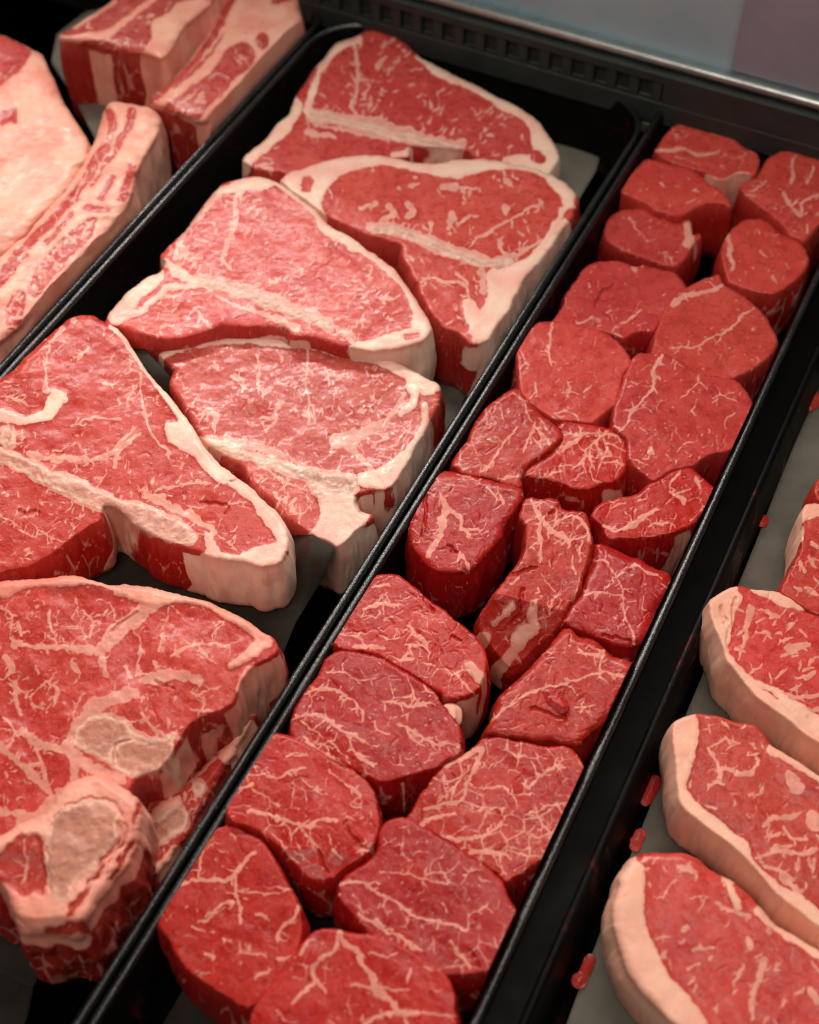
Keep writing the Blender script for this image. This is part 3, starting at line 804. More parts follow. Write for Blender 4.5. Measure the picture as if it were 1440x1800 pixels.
def sheet(name, label, pts, z, mat, curl=0.0, tiltp=(0, 0), dropf=None, sd=1, group='sheets of butcher paper'):
    O = catmull([(a, b) for a, b in pts], True, 14.0) if False else np.asarray(pts, float)
    # densify straight edges
    Q = []
    for i in range(len(O)):
        a, b = O[i], O[(i + 1) % len(O)]; m = max(1, int(np.hypot(*(b - a)) / 8))
        for t in range(m): Q.append(a + (b - a) * t / m)
    Q = np.array(Q); g = 7.0
    G = Grid(Q[:, 0].min() - g, Q[:, 1].min() - g, Q[:, 0].max() + g, Q[:, 1].max() + g, g)
    S = G.polygon(Q, 40.0)
    keep = S < 0.5 * g
    q = keep[:-1, :-1] & keep[1:, :-1] & keep[:-1, 1:] & keep[1:, 1:]
    cj, ci = np.nonzero(q); W = G.X.shape[1]; a = cj * W + ci
    F = np.stack([a, a + W, a + W + 1, a + 1], 1)
    used = np.unique(F); rm = -np.ones(G.X.size, int); rm[used] = np.arange(len(used)); F = rm[F]
    X = G.X.ravel()[used].copy(); Y = G.Y.ravel()[used].copy(); s = S.ravel()[used]
    # snap border vertices
    e = np.concatenate([np.stack([F[:, k], F[:, (k + 1) % 4]], 1) for k in range(4)])
    key = e[:, 0] * len(used) + e[:, 1]; rv = e[:, 1] * len(used) + e[:, 0]
    b = np.unique(e[~np.isin(key, rv)].ravel())
    A = Q; D = np.roll(Q, -1, 0) - A; LL = (D ** 2).sum(1)
    t = np.clip(((X[b][:, None] - A[:, 0]) * D[:, 0] + (Y[b][:, None] - A[:, 1]) * D[:, 1]) / LL, 0, 1)
    qx = A[:, 0] + t * D[:, 0]; qy = A[:, 1] + t * D[:, 1]
    k = np.argmin((X[b][:, None] - qx) ** 2 + (Y[b][:, None] - qy) ** 2, 1); r = np.arange(len(b))
    X[b] = qx[r, k]; Y[b] = qy[r, k]
    cx, cy = O.mean(0)
    zz = z + tiltp[0] * (X - cx) / 100 + tiltp[1] * (Y - cy) / 100 + 0.0012 * fbm(X / 70, Y / 70, sd, 2) + curl * fbm(X / 130, Y / 130, sd + 5, 1)
    for (bx, by, br, bh) in (dropf or ()): zz = zz + bh * np.exp(-((X - bx) ** 2 + (Y - by) ** 2) / br ** 2)
    P = ground(X, Y, zz)
    me_loc = P.mean(0)
    o = mesh_obj(name, P, F[:, ::1].tolist(), mat, None, me_loc)
    m = o.modifiers.new('thickness', 'SOLIDIFY'); m.thickness = 0.00025; m.offset = 0
    tag(o, label, 'paper', group)
    return o
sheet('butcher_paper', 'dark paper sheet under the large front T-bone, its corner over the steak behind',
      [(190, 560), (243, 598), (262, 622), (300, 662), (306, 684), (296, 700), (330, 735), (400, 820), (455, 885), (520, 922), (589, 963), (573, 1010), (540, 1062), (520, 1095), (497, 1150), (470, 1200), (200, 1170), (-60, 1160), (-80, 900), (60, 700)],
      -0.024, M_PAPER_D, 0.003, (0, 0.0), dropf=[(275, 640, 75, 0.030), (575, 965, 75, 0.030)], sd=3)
sheet('butcher_paper', 'light grey paper corner on the tray floor beside the rearmost T-bone',
      [(880, 226), (964, 232), (1060, 253), (1048, 300), (1019, 348), (1000, 420), (700, 420), (700, 300)], -0.050, M_PAPER_L, sd=5)
sheet('butcher_paper', 'paper on the tray floor showing between the white-fat tip and the filet tray rim',
      [(700, 560), (860, 600), (835, 665), (815, 705), (800, 760), (700, 800), (500, 760)], -0.052, M_PAPER_L, sd=6)
sheet('butcher_paper', 'dark grey paper corner in the bottom left below the bony chop',
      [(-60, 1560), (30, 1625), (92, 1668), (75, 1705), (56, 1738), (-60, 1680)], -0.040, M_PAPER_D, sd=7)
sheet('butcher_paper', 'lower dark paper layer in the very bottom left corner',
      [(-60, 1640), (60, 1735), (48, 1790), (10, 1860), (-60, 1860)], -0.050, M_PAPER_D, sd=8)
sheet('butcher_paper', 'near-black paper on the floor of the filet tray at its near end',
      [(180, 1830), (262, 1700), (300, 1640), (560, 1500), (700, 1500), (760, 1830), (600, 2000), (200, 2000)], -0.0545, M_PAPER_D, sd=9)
sheet('butcher_paper', 'grey paper sheet under the strip steaks along the right tray rim',
      [(1450, 660), (1380, 820), (1330, 950), (1293, 1040), (1250, 1150), (1207, 1253), (1172, 1340), (1140, 1425), (1110, 1500), (1062, 1620), (1018, 1740), (985, 1830), (940, 2000), (1700, 2000), (1700, 660)], -0.041, M_PAPER_L, 0.002, sd=10)
sheet('butcher_paper', 'pale green-grey paper standing between the far left roast and the rib block',
      [(100, 60), (150, 20), (200, 10), (230, 60), (190, 120), (200, 250), (170, 250), (130, 170), (90, 110)], -0.030, M_PAPER_L, sd=11)

# ------------------------------------------------------------------ meat
T1 = (1020, 180, 3.4286); T2 = (900, 440, 3.0); T3 = (700, 680, 2.4); T4 = (560, 980, 2.4); T5 = (250, 1250, 2.618); T6 = (560, 1250, 2.618)
U1 = (400, 30, 2.1818); U2 = (170, 280, 2.2154); U3 = (250, 560, 2.4828); U4 = (0, 530, 2.4); U5 = (0, 980, 2.5714); U6 = (0, 1300, 2.88)
U7 = (0, 0, 2.25); U8 = (960, 820, 3.0); U9 = (960, 1240, 3.0)
GF = 'small filet steaks packed in the narrow black tray'
def filet(label, tile, outline, z0=0.0, th=0.05, mat=None, **kw):
    if tile in (T1, T2): mat = M_FILET_REAR_LIT
    kw.setdefault('net', 1.0); kw.setdefault('dots', 45)
    return slab('filet_steak', label, 'steak', tile, outline, z0, min(th, z0 + 0.0545), mat or M_FILET, group=GF, clampv=(v1 + gap, v2), **kw)

filet('rearmost filet in the narrow tray, with a pale vein across its middle', T1,
 '470,250 530,170 590,130 650,120 730,160 830,180 920,210 980,260 1060,310 1085,370 1050,445 1000,430 930,440 880,470 820,470 770,440 700,410 640,395 560,375 490,345 445,300', -0.006,
 vein=['455,285,22 540,290 600,280 650,292', '660,295,22 740,310 800,305 830,288', '840,380,10 880,400', '545,190,10 600,200', '560,330,8 640,350 720,380', '980,320,8 900,340 870,290'],
 fat=['770,450,14 850,470 900,455 960,430 1010,440'], net=.5, g=2.2, side_fat=[(760, 960, 0, .5, 'fat')])
filet('smooth red filet second from the back on the left, lean with few specks', T1,
 '390,350 450,345 560,380 650,400 740,450 770,490 840,520 900,590 910,640 840,612 760,615 700,640 620,680 560,690 480,668 400,625 320,580 250,550 235,500 300,420', -0.006,
 vein=['480,490,16 530,515', '700,515,14 720,540', '640,600,8 700,580'], net=.15, g=2.2)
filet('small oval filet with ragged fat on its right end', T1,
 '165,710 230,660 330,640 400,640 470,670 540,710 600,730 640,700 665,730 680,800 720,790 730,820 690,860 650,930 590,990 520,990 440,970 370,940 290,920 220,880 150,830 140,780', -0.010,
 vein=['290,690,10 320,750 370,790 410,850', '240,690,7 300,700', '480,900,9 540,940', '450,920,7 450,950'],
 fat=['P 620,735 660,725 670,800 690,830 650,880 615,862 630,810'], net=.3, g=2.2)
filet('large filet against the right wall at the back, marbled with a Y-shaped vein', T1,
 '1110,370 1140,330 1200,300 1280,290 1360,320 1460,345 1560,400 1580,560 1500,700 1430,760 1360,838 1320,835 1260,800 1190,730 1100,650 1010,590 960,520 1000,480 1060,450', -0.002,
 vein=['1305,320,16 1280,420 1250,500', '1400,380,20 1385,440 1360,500', '1220,540,20 1270,620 1330,680 1335,610 1400,570 1450,560', '1010,530,14 1080,490', '1160,630,9 1200,640', '1370,740,16 1360,800'], net=.5, g=2.2)
filet('round filet standing alone near the back right wall, fat along its left edge', T1,
 '870,830 920,760 1000,710 1080,700 1150,740 1200,790 1290,830 1360,890 1382,960 1345,1030 1250,1110 1180,1160 1080,1150 980,1130 900,1090 870,1020 845,920', -0.004,
 vein=['1070,770,16 1080,800', '1090,890,14 1135,925', '1150,1050,14 1180,1100', '1240,980,14 1260,1000', '1200,840,9 1215,860'],
 fat=['885,800,22 905,860 895,920 930,970 915,1010'], net=.15, g=2.2)
filet('wide pale filet behind the round one, with a curved cut mark', T2,
 '400,80 470,60 550,55 600,70 650,88 700,80 800,100 870,130 920,190 900,260 850,320 800,370 760,420 740,432 700,430 640,440 590,470 540,450 420,425 330,410 200,400 230,350 270,290 280,240 330,170', -0.007,
 vein=['580,390,14 640,350 690,310', '340,385,14 440,345', '540,445,20 580,455', '530,440,12 560,400', '620,60,26 660,100', '660,400,8 720,385', '500,320,7 560,310'], crease=['540,180,4 470,215 455,290'], net=.2, dots=80, g=2.0)
filet('broad filet with a fat-lined upper tip against the right wall', T2,
 '1050,138 1090,130 1115,172 1170,210 1230,250 1310,320 1360,380 1400,460 1392,520 1330,590 1250,640 1170,682 1080,720 900,700 740,590 742,500 760,430 800,330 840,260 910,200 990,160', -0.003,
 vein=['850,285,34 920,240,22 1000,225 1110,180', '1270,300,12 1200,360 1150,420 1080,440 1010,490 950,515 835,515', '840,520,5 950,510', '1080,550,8 1120,560', '1290,560,8 1300,590'], net=.25, dots=90, g=2.0)
filet('round filet by the left wall with one upright white vein near its top', T2,
 '70,430 130,385 210,375 330,385 420,410 500,440 570,490 620,555 632,605 590,660 565,760 545,820 470,885 420,918 340,905 230,900 130,840 55,760 30,640 25,540', 0.000,
 vein=['213,385,16 200,470 200,560 215,600', '200,470,7 240,480', '190,560,5 110,540', '215,600,6 262,625', '120,690,12 130,740 95,790', '300,690,8 305,780', '260,750,8 350,760', '385,750,12 430,715', '400,640,6 415,650', '220,865,12 290,850 350,880', '40,630,7 100,590'], net=.25, dots=45)
filet('largest filet, at the right wall, with a long branching vein down its left side', T2,
 '640,570 700,543 800,545 900,590 1000,655 1100,670 1190,690 1240,750 1275,820 1272,890 1230,980 1195,1038 1100,1070 1020,1100 960,1145 900,1150 850,1160 790,1202 740,1222 680,1175 620,1110 600,1000 570,970 533,940 543,830 570,740 600,650', 0.002,
 vein=['795,548,20 760,620 740,710 700,780,16 650,840 610,900 565,960', '740,710,7 765,745', '650,840,7 590,845', '680,810,7 735,865', '735,610,5 680,640', '720,680,5 640,710', '995,630,30 1002,640', '985,660,10 985,690 930,740 890,785', '985,690,10 1035,735', '970,780,8 945,850 972,872', '1050,780,9 1120,770 1190,800', '1090,780,8 1085,825', '1130,885,9 1180,860', '1130,885,8 1120,945', '880,1055,10 910,1010 960,1000', '730,1050,18 755,1085', '800,1070,9 845,1105', '840,565,7 900,620', '855,830,12 860,820', '680,940,7 700,960', '800,930,6 830,950', '640,1100,9 720,1140'], net=.25, dots=110)
filet('veined filet at the left wall beside the dark gap, wedge shaped', T3,
 '310,180 360,100 430,40 490,8 530,30 570,80 620,130 680,180 692,215 655,262 600,300 558,330 525,370 520,430 440,415 360,385 280,375 225,340 240,290 290,230', 0.002,
 vein=['480,20,8 530,60 540,110 570,150', '500,170,11 450,240 410,300 350,360', '450,240,7 370,230', '390,100,7 410,160 370,180', '580,150,13 550,240 530,275', '580,160,11 640,240', '560,200,8 610,265', '520,380,12 470,370 440,392', '600,130,7 650,200', '400,340,6 360,320'], net=.8, edge=.003)
filet('dark veined filet with a net of white lines, right of the wedge one', T3,
 '560,330 655,268 690,212 668,170 700,140 760,150 840,165 920,185 960,220 972,300 962,360 920,402 860,420 800,440 730,432 690,412 620,402 560,392 528,365', 0.000,
 vein=['660,180,9 720,195 770,210,13 730,240 690,270', '770,210,11 800,190 900,200 950,240', '850,170,8 840,205', '820,250,9 800,300 740,340', '800,300,10 835,352', '870,320,9 950,330', '860,215,8 900,250 965,270', '600,385,7 700,360', '585,340,8 600,350', '800,330,6 830,400', '640,250,7 700,290'], net=1.0, edge=.003, side_fat=[(860, 940, .1, .6, 'fat')])
filet('thick wedge filet by the left wall with a bold branching vein in its centre', T3,
 '120,370 180,355 260,360 340,380 430,405 520,432 522,480 490,540 455,590 440,650 370,720 330,772 250,792 180,790 120,762 65,690 42,640 50,560 80,450', 0.003,
 vein=['180,450,12 208,505,24 180,550 190,610 140,680 130,720', '205,510,18 250,540 280,600 340,590', '280,595,16 312,642', '190,600,8 130,610', '250,370,7 300,385 345,402', '380,420,10 410,450 412,485', '430,450,16 450,490', '60,600,8 110,642', '230,740,13 270,720 300,780', '250,770,9 310,782', '320,746,13 321,747', '160,390,8 190,400', '250,690,5 245,660'], wrinkles=(30, 20, .4, 8, 24), net=.7, crease=['120,470,3 115,560 100,640', '210,670,2 240,700'], edge=.004)
filet('tall folded filet in the middle with fat smears down its front face', T3,
 '530,480 560,465 600,475 640,468 680,480 692,512 720,520 780,532 802,570 820,640 810,710 780,800 768,860 720,930 690,1000 640,1060 580,1110 530,1160 485,1192 440,1170 385,1100 340,1030 335,990 360,930 410,860 470,790 530,700 532,600 512,550', 0.004, th=.05,
 vein=['560,470,14 590,540,18 640,600 710,640,20 720,680', '590,540,14 600,640 600,740', '600,640,8 560,680', '650,600,10 690,560 760,550 800,600 805,660', '720,640,8 800,640', '600,790,8 640,850 690,880', '640,730,7 650,760', '740,700,9 735,770 745,800', '780,650,8 770,740', '470,830,8 520,800', '640,960,12 660,900', '590,850,8 600,870 580,880'],
 fat=['560,960,26 590,910,12', '560,950,46 575,1000,36', '400,1000,24 440,965,20 480,920', 'P 485,1030 560,1000 600,1020 540,1085 470,1170 440,1150 470,1090', 'P 345,1045 375,1030 395,1050 375,1080 350,1070'],
 crease=['470,790,5 520,780 580,772', '520,850,4 510,940 470,1000', '690,500,4 640,530'], fold=[(520, 900, -0.25, 1, 0.020)], wrinkles=(30, 80, .4, 8, 30), net=.9)
filet('crescent filet hugging the right wall with a thick pale streak', T3,
 '1130,370 1180,325 1240,335 1272,370 1330,430 1347,480 1310,525 1285,545 1230,590 1150,622 1060,642 960,645 885,645 860,595 815,555 820,528 850,490 930,470 1000,450 1060,410', 0.001,
 vein=['865,590,14 940,600 990,575,26 1030,545,22 1100,520,10', '1150,450,14 1190,465 1215,490,22', '1180,450,10 1240,430', '1200,360,13 1150,400', '1260,380,10 1268,425', '900,510,11 960,492', '1010,480,7 1060,470', '1050,590,9 1150,575', '1300,440,8 1310,450', '1150,400,8 1150,440', '1280,470,8 1270,490'],
 net=.7, side_fat=[(1165, 1245, .0, .85, 'fat'), (1290, 1350, .0, .4, 'fat')])
filet('square-cut filet at the right wall, matt dark red with a vein from top to bottom', T3,
 '830,670 870,665 920,680 960,710 1020,730 1080,765 1140,790 1162,830 1140,880 1100,950 1082,1000 1076,1050 1030,1090 970,1105 900,1095 840,1072 760,1035 688,1000 700,960 750,890 780,830 800,760 820,700', 0.002,
 vein=['925,800,8 942,840 940,900 950,960 990,1030 1000,1095,13', '925,800,8 880,742 820,730', '925,800,8 965,760', '940,880,7 860,870 780,880', '1000,750,12 1050,790 1100,800', '990,760,9 1030,770', '1030,880,6 1040,940', '955,910,6 1005,912', '1110,830,9 1145,850', '900,800,6 870,860'], wrinkles=(40, 80, .4, 8, 30), net=.35, crease=['860,1050,3 930,1060 1000,1080'], edge=.006)
filet('four-sided filet right of centre carrying a small loose flap of meat', T4,
 '1020,310 1060,300 1090,332 1150,342 1200,380 1250,420 1320,440 1356,446 1342,510 1300,590 1260,652 1200,712 1130,765 1090,805 1050,792 990,782 920,780 830,765 760,760 700,748 730,680 760,590 820,540 900,460 970,380', 0.006,
 vein=['725,695,10 800,630 880,580 960,545 1040,540 1120,500 1190,490 1290,500', '1040,540,8 1090,592', '1190,490,10 1190,440 1200,392', '1105,400,13 1200,412', '1100,375,9 1130,425', '960,390,7 995,412', '1180,500,8 1215,545', '1085,632,8 1165,620', '1120,600,7 1110,665', '980,460,6 970,520', '1250,450,6 1290,450', '830,640,5 820,600', '1240,480,6 1280,520'], wrinkles=(50, -30, .4, 8, 30), net=.35, crease=['900,640,2 960,650 1040,680', '980,600,2 1030,650 1045,690'], edge=.0055)
filet('long red filet by the left wall above two others, fat strip on its right end', T4,
 '170,160 210,90 270,70 340,75 390,110 440,160 500,200 560,250 640,310 690,370 712,430 702,500 670,565 600,595 530,595 505,570 460,545 400,500 330,460 260,420 190,400 100,390 38,350 60,300 110,220', 0.004,
 vein=['190,215,13 240,205 340,200', '225,135,10 300,110', '240,205,7 270,170', '370,290,9 430,340,14 460,372', '370,370,10 440,370 480,402', '150,380,16 210,375 280,380', '70,320,9 130,330 190,345', '340,430,12 400,432', '430,450,9 505,462', '560,478,10 620,530 660,580', '580,480,9 650,490', '280,260,7 320,250', '250,330,6 340,345', '570,380,7 620,350', '330,200,5 350,215', '500,270,5 540,290', '420,300,6 480,330', '160,240,5 260,260', '380,310,5 300,300'],
 fat=['P 615,450 660,448 695,490 690,530 660,520'], side_fat=[(585, 670, 0, .8, 'fat')], wrinkles=(60, -35, .3, 8, 34), net=.9, dots=90, crease=['430,150,2 490,230', '560,330,2 610,360'])
filet('large finely marbled filet left of centre with striped fat on its front corner', T4,
 '0,490 30,430 90,395 180,402 260,422 340,465 420,515 490,565 520,612 560,660 597,712 606,800 600,832 540,862 500,892 440,905 380,925 330,942 280,955 220,935 180,915 120,885 60,860 0,840 -70,800 -112,745 -120,693 -103,648 -60,570', 0.006,
 vein=['-60,575,9 0,560,12 60,555 130,590,10 180,650 190,690', '-100,665,12 0,665 50,690,16 110,740 190,780', '110,740,9 130,790 200,860,16 240,885,22', '-80,690,9 -20,720 20,760', '30,490,8 90,480 150,510 240,515', '95,440,8 100,480', '260,600,9 340,620,12 400,630 480,612', '395,560,10 402,595 425,622', '335,705,12 380,720 440,760 500,785 600,800', '380,720,9 400,770 445,792', '235,690,8 260,730 305,752', '190,780,8 250,800', '-60,760,14 0,820,16 60,852 120,885', '-20,780,9 20,790 40,830', '500,760,8 520,790 560,830', '300,620,6 330,600', '440,870,8 480,850', '300,860,7 360,880', '40,770,8 70,800 130,850', '30,800,6 90,810'],
 net=1.0, side_fat=[(335, 372, 0, 1, 'fat'), (395, 425, 0, .8, 'fat'), (440, 462, 0, .7, 'fat')], dots=120)
filet('big filet right of centre with the densest white marbling, by the right rim', T4,
 '700,762 760,757 830,772 900,782 960,800 1040,797 1088,830 1120,890 1132,930 1112,985 1080,1045 1042,1130 1010,1200 960,1262 900,1305 840,1345 790,1372 760,1345 700,1300 620,1260 540,1200 460,1160 400,1130 368,1105 390,1070 430,1000 480,930 520,880 600,840 655,800', 0.004,
 vein=['690,800,14 670,880 630,960 610,1020 540,1040 440,1062', '565,1080,16 500,1100 430,1132', '610,1020,9 700,1062 800,1050', '640,960,9 700,980 780,970 820,1000 842,1042', '525,1178,12 600,1195,14 660,1180 710,1170 775,1120', '640,1250,13 730,1240 795,1250', '740,1240,9 762,1300 800,1340', '790,1200,8 830,1230 900,1222', '895,860,8 920,930,14 880,972 855,950', '920,930,12 980,890 1045,880', '1010,840,8 985,895', '880,1082,9 960,1050 1085,1040', '1000,1040,10 1042,1105', '480,930,8 540,950 600,930 650,880', '520,900,8 540,990 500,1040', '590,860,10 600,930 560,1000', '530,880,20 600,850 690,800', '820,1000,8 900,1000', '960,850,6 900,820', '720,880,6 780,850', '840,1150,6 900,1170'],
 net=1.35, dots=130)
filet('filet by the left rim with a wavy white vein and fat nub at its corner', T5,
 '540,150 590,110 640,100 700,120 760,152 830,195 900,238 990,285 1050,342 1080,410 1095,480 1085,560 1068,612 1040,655 1000,690 940,725 900,765 850,785 780,785 740,755 690,705 640,645 600,605 540,565 480,535 420,515 385,470 390,410 430,350 480,260', 0.008,
 vein=['470,290,12 560,300 640,300 680,272 760,270', '420,360,14 520,340', '560,260,8 590,292', '665,215,11 740,200', '480,460,20 560,465 640,500,16 720,530 780,535 810,500,20 900,500', '500,360,8 580,400 640,440', '600,560,10 660,640 720,700', '860,260,9 900,310 980,370,11 1010,392', '1000,390,9 960,440 1010,440', '1020,400,8 1012,450', '740,320,7 820,382', '740,550,9 780,600 830,650', '880,640,12 920,682', '990,640,16 1060,630,26', '700,580,8 740,640', '860,560,7 880,620', '940,480,8 990,500', '540,290,6 510,250', '700,640,8 780,700'],
 net=1.05, dots=100, crease=['940,500,3 960,560 1000,620 1050,640', '800,640,2 860,740'], fold=[(760, 640, -0.1, 1, 0.008)])
filet('filet overlapping its neighbour, lower right, split by two long white veins', T6,
 '280,560 310,510 370,490 430,502 500,548 600,602 700,672 770,712 830,762 860,802 872,850 900,900 921,950 900,1015 870,1075 840,1135 800,1192 700,1215 620,1220 560,1212 480,1175 400,1120 300,1070 230,1025 185,975 120,900 88,850 92,800 150,740 220,700 270,640', 0.009,
 vein=['95,795,14 200,800 290,850 380,890 460,950 560,970 690,1002', '200,795,11 295,795', '275,735,9 400,750 500,770 615,802', '480,780,7 512,832', '390,570,8 388,650 425,690', '430,655,7 505,655', '370,890,8 412,962', '690,1000,9 690,940 740,910 785,880', '505,745,6 530,690 585,660', '740,765,7 800,790', '190,930,18 300,1010,14 380,1050 450,1110', '260,960,20 300,990', '530,1050,9 545,1120', '600,1050,12 640,1110 700,1182', '800,1045,10 850,1112', '650,1150,9 600,1182', '672,745,20 676,748', '150,850,9 220,930', '430,1090,18 470,1110', '350,580,6 290,630', '560,880,6 600,930'],
 net=.8, dots=110, crease=['700,1110,3 740,1180'])
filet('rounded filet in the lower left of the tray with a forked white vein', T5,
 '300,560 360,535 430,530 490,558 560,592 590,640 625,705 670,785 710,860 735,950 735,1050 720,1110 670,1200 600,1275 540,1335 490,1365 430,1342 350,1295 280,1245 210,1195 150,1122 108,1045 70,985 58,930 110,850 160,770 220,680', 0.006,
 vein=['520,650,18 460,700,20 420,750 380,785 260,778,14 150,800', '260,778,10 270,700 290,620', '420,755,14 440,850 460,920 460,992', '440,830,8 520,830 600,832 700,815', '430,880,14 350,900 280,972', '430,690,7 465,700', '725,900,22 680,960,16 630,1010 618,1062', '415,560,7 430,602', '295,1120,14 330,1128 325,1152', '370,1040,12 372,1070', '450,1060,8 460,1110 550,1120 585,1142', '520,1220,12 605,1190', '230,990,11 290,1002', '455,1160,16 458,1175', '530,930,14 575,945', '540,1000,12 545,1003', '620,800,7 680,820', '640,1140,18 680,1130', '400,660,6 350,640', '240,1200,8 320,1210'],
 net=.25, dots=60)
filet('nearest filet, cut by the bottom edge of the photo, with thick forked veins', T5,
 '740,1062 790,1012 860,1000 930,1010 1020,1022 1100,1042 1180,1072 1250,1112 1330,1165 1400,1215 1435,1285 1445,1360 1452,1450 1430,1560 1200,1650 800,1650 560,1560 498,1450 512,1370 560,1300 640,1190 665,1145 710,1100', 0.010,
 vein=['910,1010,20 930,1060,24 990,1110 1010,1170,26 1060,1220 1080,1280,28 1150,1340 1180,1390,26 1290,1390,14 1420,1400', '900,1040,18 880,1110 810,1150 782,1200,20 800,1250 740,1290,14 690,1352', '800,1240,14 842,1292', '1080,1280,12 960,1260', '1090,1275,11 1230,1280', '1180,1390,18 1080,1410 1020,1452', '1210,1400,13 1222,1470', '1050,1122,14 1182,1120', '1210,1250,9 1230,1190', '735,1110,26 770,1050,14', '1300,1180,14 1340,1200', '700,1220,9 740,1240', '940,1340,7 960,1400', '1330,1280,9 1380,1290', '620,1380,9 660,1430', '860,1400,9 900,1460'],
 net=.4, dots=60)

# ---------------------------- T-bones
GT = 'T-bone steaks shingled in the wide black tray'
def tbone(label, tile, outline, z0, th, mat=None, **kw):
    kw.setdefault('net', .35); kw.setdefault('edge', .003); kw.setdefault('g', 1.8)
    return slab('t_bone_steak', label, 'steak', tile, outline, z0, th, mat or M_STEAK, group=GT, clampv=(vL + gap, v1 - gap), **kw)
tbone('rearmost T-bone steak, white fat along its right side and a grey bone across', U1,
 '590,45 650,75 700,120 732,150 800,190 900,240 1000,290 1100,340 1180,390 1222,440 1262,500 1272,540 1250,590 1180,620 1060,590 960,548 905,515 800,508 708,506 695,545 600,560 540,575 400,590 250,620 190,600 110,590 60,558 80,525 150,470 180,420 240,370 258,310 310,230 370,160 420,105 500,72 530,50', -0.002, .050,
 fat=['730,155,14 800,200,40 900,245,42 1000,300 1100,350,46 1180,405,56 1225,500,110 1225,560,120', '1080,560,50 1180,560,60', '250,345,70 185,440,70 110,510,60 85,550,40', '500,90,30 430,115,30 370,185,26 325,290,30 310,360,40', '640,522,26 690,515,26'],
 bone=['320,375,34 450,405,24 620,445,26 760,478,30 880,505,26'],
 lean=['1185,535,46 1200,545,40', 'P 150,560 200,520 160,600 120,595'],
 vein=['480,110,14 500,180 490,280 480,340 500,395', '600,150,20 570,200', '340,410,26 450,380 600,410 760,460 900,490', '300,440,20 420,470', '360,420,12 450,440 620,470'],
 mat=M_STEAK_REAR_LIT, streaks=(210, -28, .5, 5, 20, 1.6, 4.0), g=2.2)
tbone('T-bone steak behind the middle with thick white fat arched along its top edge', U1,
 '198,628 260,590 350,560 450,537 560,530 680,550 800,560 900,547 1000,545 1100,562 1200,590 1270,620 1322,660 1346,712 1330,765 1290,820 1255,870 1200,940 1135,1020 1085,1120 1035,1190 1005,1245 930,1260 880,1215 830,1200 785,1150 740,1070 700,980 665,925 655,880 560,850 440,800 370,762 300,712 230,660', 0.002, .053,
 fat=['P 200,625 260,590 350,560 450,537 560,530 680,550 800,560 900,548 1000,546 1100,562 1200,592 1270,622 1250,640 1180,600 1100,586 1000,588 940,602 890,618 800,608 700,590 640,572 560,572 480,590 420,620 385,665 360,710 375,765 300,712', '1240,620,40 1300,680,50 1310,720,40', 'P 1010,970 1100,945 1180,900 1240,830 1290,770 1300,800 1255,870 1200,940 1135,1020 1085,1120 1035,1190 1005,1245 940,1240 960,1150 1000,1060 990,1000', '930,1110,60 960,1200,80', '1290,740,26 1230,850,24 1180,910'],
 bone=['560,812,20 650,825,26 760,862,28 880,905,30 990,950,26 1090,935,20'], lean=['305,625,40 303,655,34'],
 vein=['540,795,18 650,805 770,845 900,890 1000,930', '1200,705,11 1110,760 1000,820 930,862', '1210,850,16 1130,905 1060,915 1035,850', '1150,850,10 1130,905', '740,1000,11 850,1012 920,1040 935,1100', '870,985,9 930,1030', '975,980,26 990,1060', '780,780,20 770,830', '860,760,24 855,820', '620,720,22 640,760 600,775', '690,720,20 715,745 690,770', '510,740,18 570,710', '700,650,16 740,640', '830,650,24 880,650', '890,800,14 930,760', '1060,720,20 1065,760', '900,650,14 960,655'],
 side_fat=[(905, 1015, 0, .35, 'fat'), (640, 900, 0, 1, 'lean')], mat=M_STEAK_REAR_LIT, streaks=(110, 65, .6, 5, 18, 1.8, 4.5), g=2.0)
tbone('large T-bone at the tray centre, white fat rim ending in a thick tip', U2,
 '490,100 560,80 640,68 700,90 760,130 850,200 900,250 980,300 1060,360 1140,412 1200,480 1252,560 1300,638 1308,672 1270,712 1180,742 1090,750 1000,742 940,730 900,715 840,700 760,690 730,665 600,655 480,660 400,685 300,705 200,695 110,668 35,640 60,590 130,510 200,460 245,440 262,405 245,380 290,330 350,270 400,200 440,150', 0.010, .050,
 fat=['700,95,14 850,200,30 900,265,60 1000,330,44 1140,425,34 1220,520,38 1260,610,70 1260,690,80', '1230,700,90 1120,722,70 1000,730,24', '270,395,26 330,450,40 430,490,30', '240,455,50 150,530,60 80,610,60', '70,625,30 180,580,24 280,500,26 400,492,22', 'P 470,130 560,85 640,72 690,95 650,120 580,125 560,165 540,130'],
 bone=['400,465,18 480,495,26 600,535,28 720,580,28 820,610,24 900,650,22'], lean=['1200,690,24 1250,680,22'],
 vein=['545,140,16 540,220 510,320 490,390 520,432', '380,450,18 500,470 620,510 760,560 860,600 940,660 1000,710', '470,540,12 600,590 700,630 800,655', '600,590,14 640,600 760,640', '470,135,20 350,280 300,380', '330,310,10 350,380 400,370', '250,540,10 330,520 380,490', '720,630,26 790,660', '380,590,9 450,660'],
 mat=M_STEAK_REAR_LIT, streaks=(280, -28, .5, 5, 20, 1.6, 4.0), side_fat=[(630, 740, .1, .5, 'fat'), (760, 830, 0, 1, 'fat')])
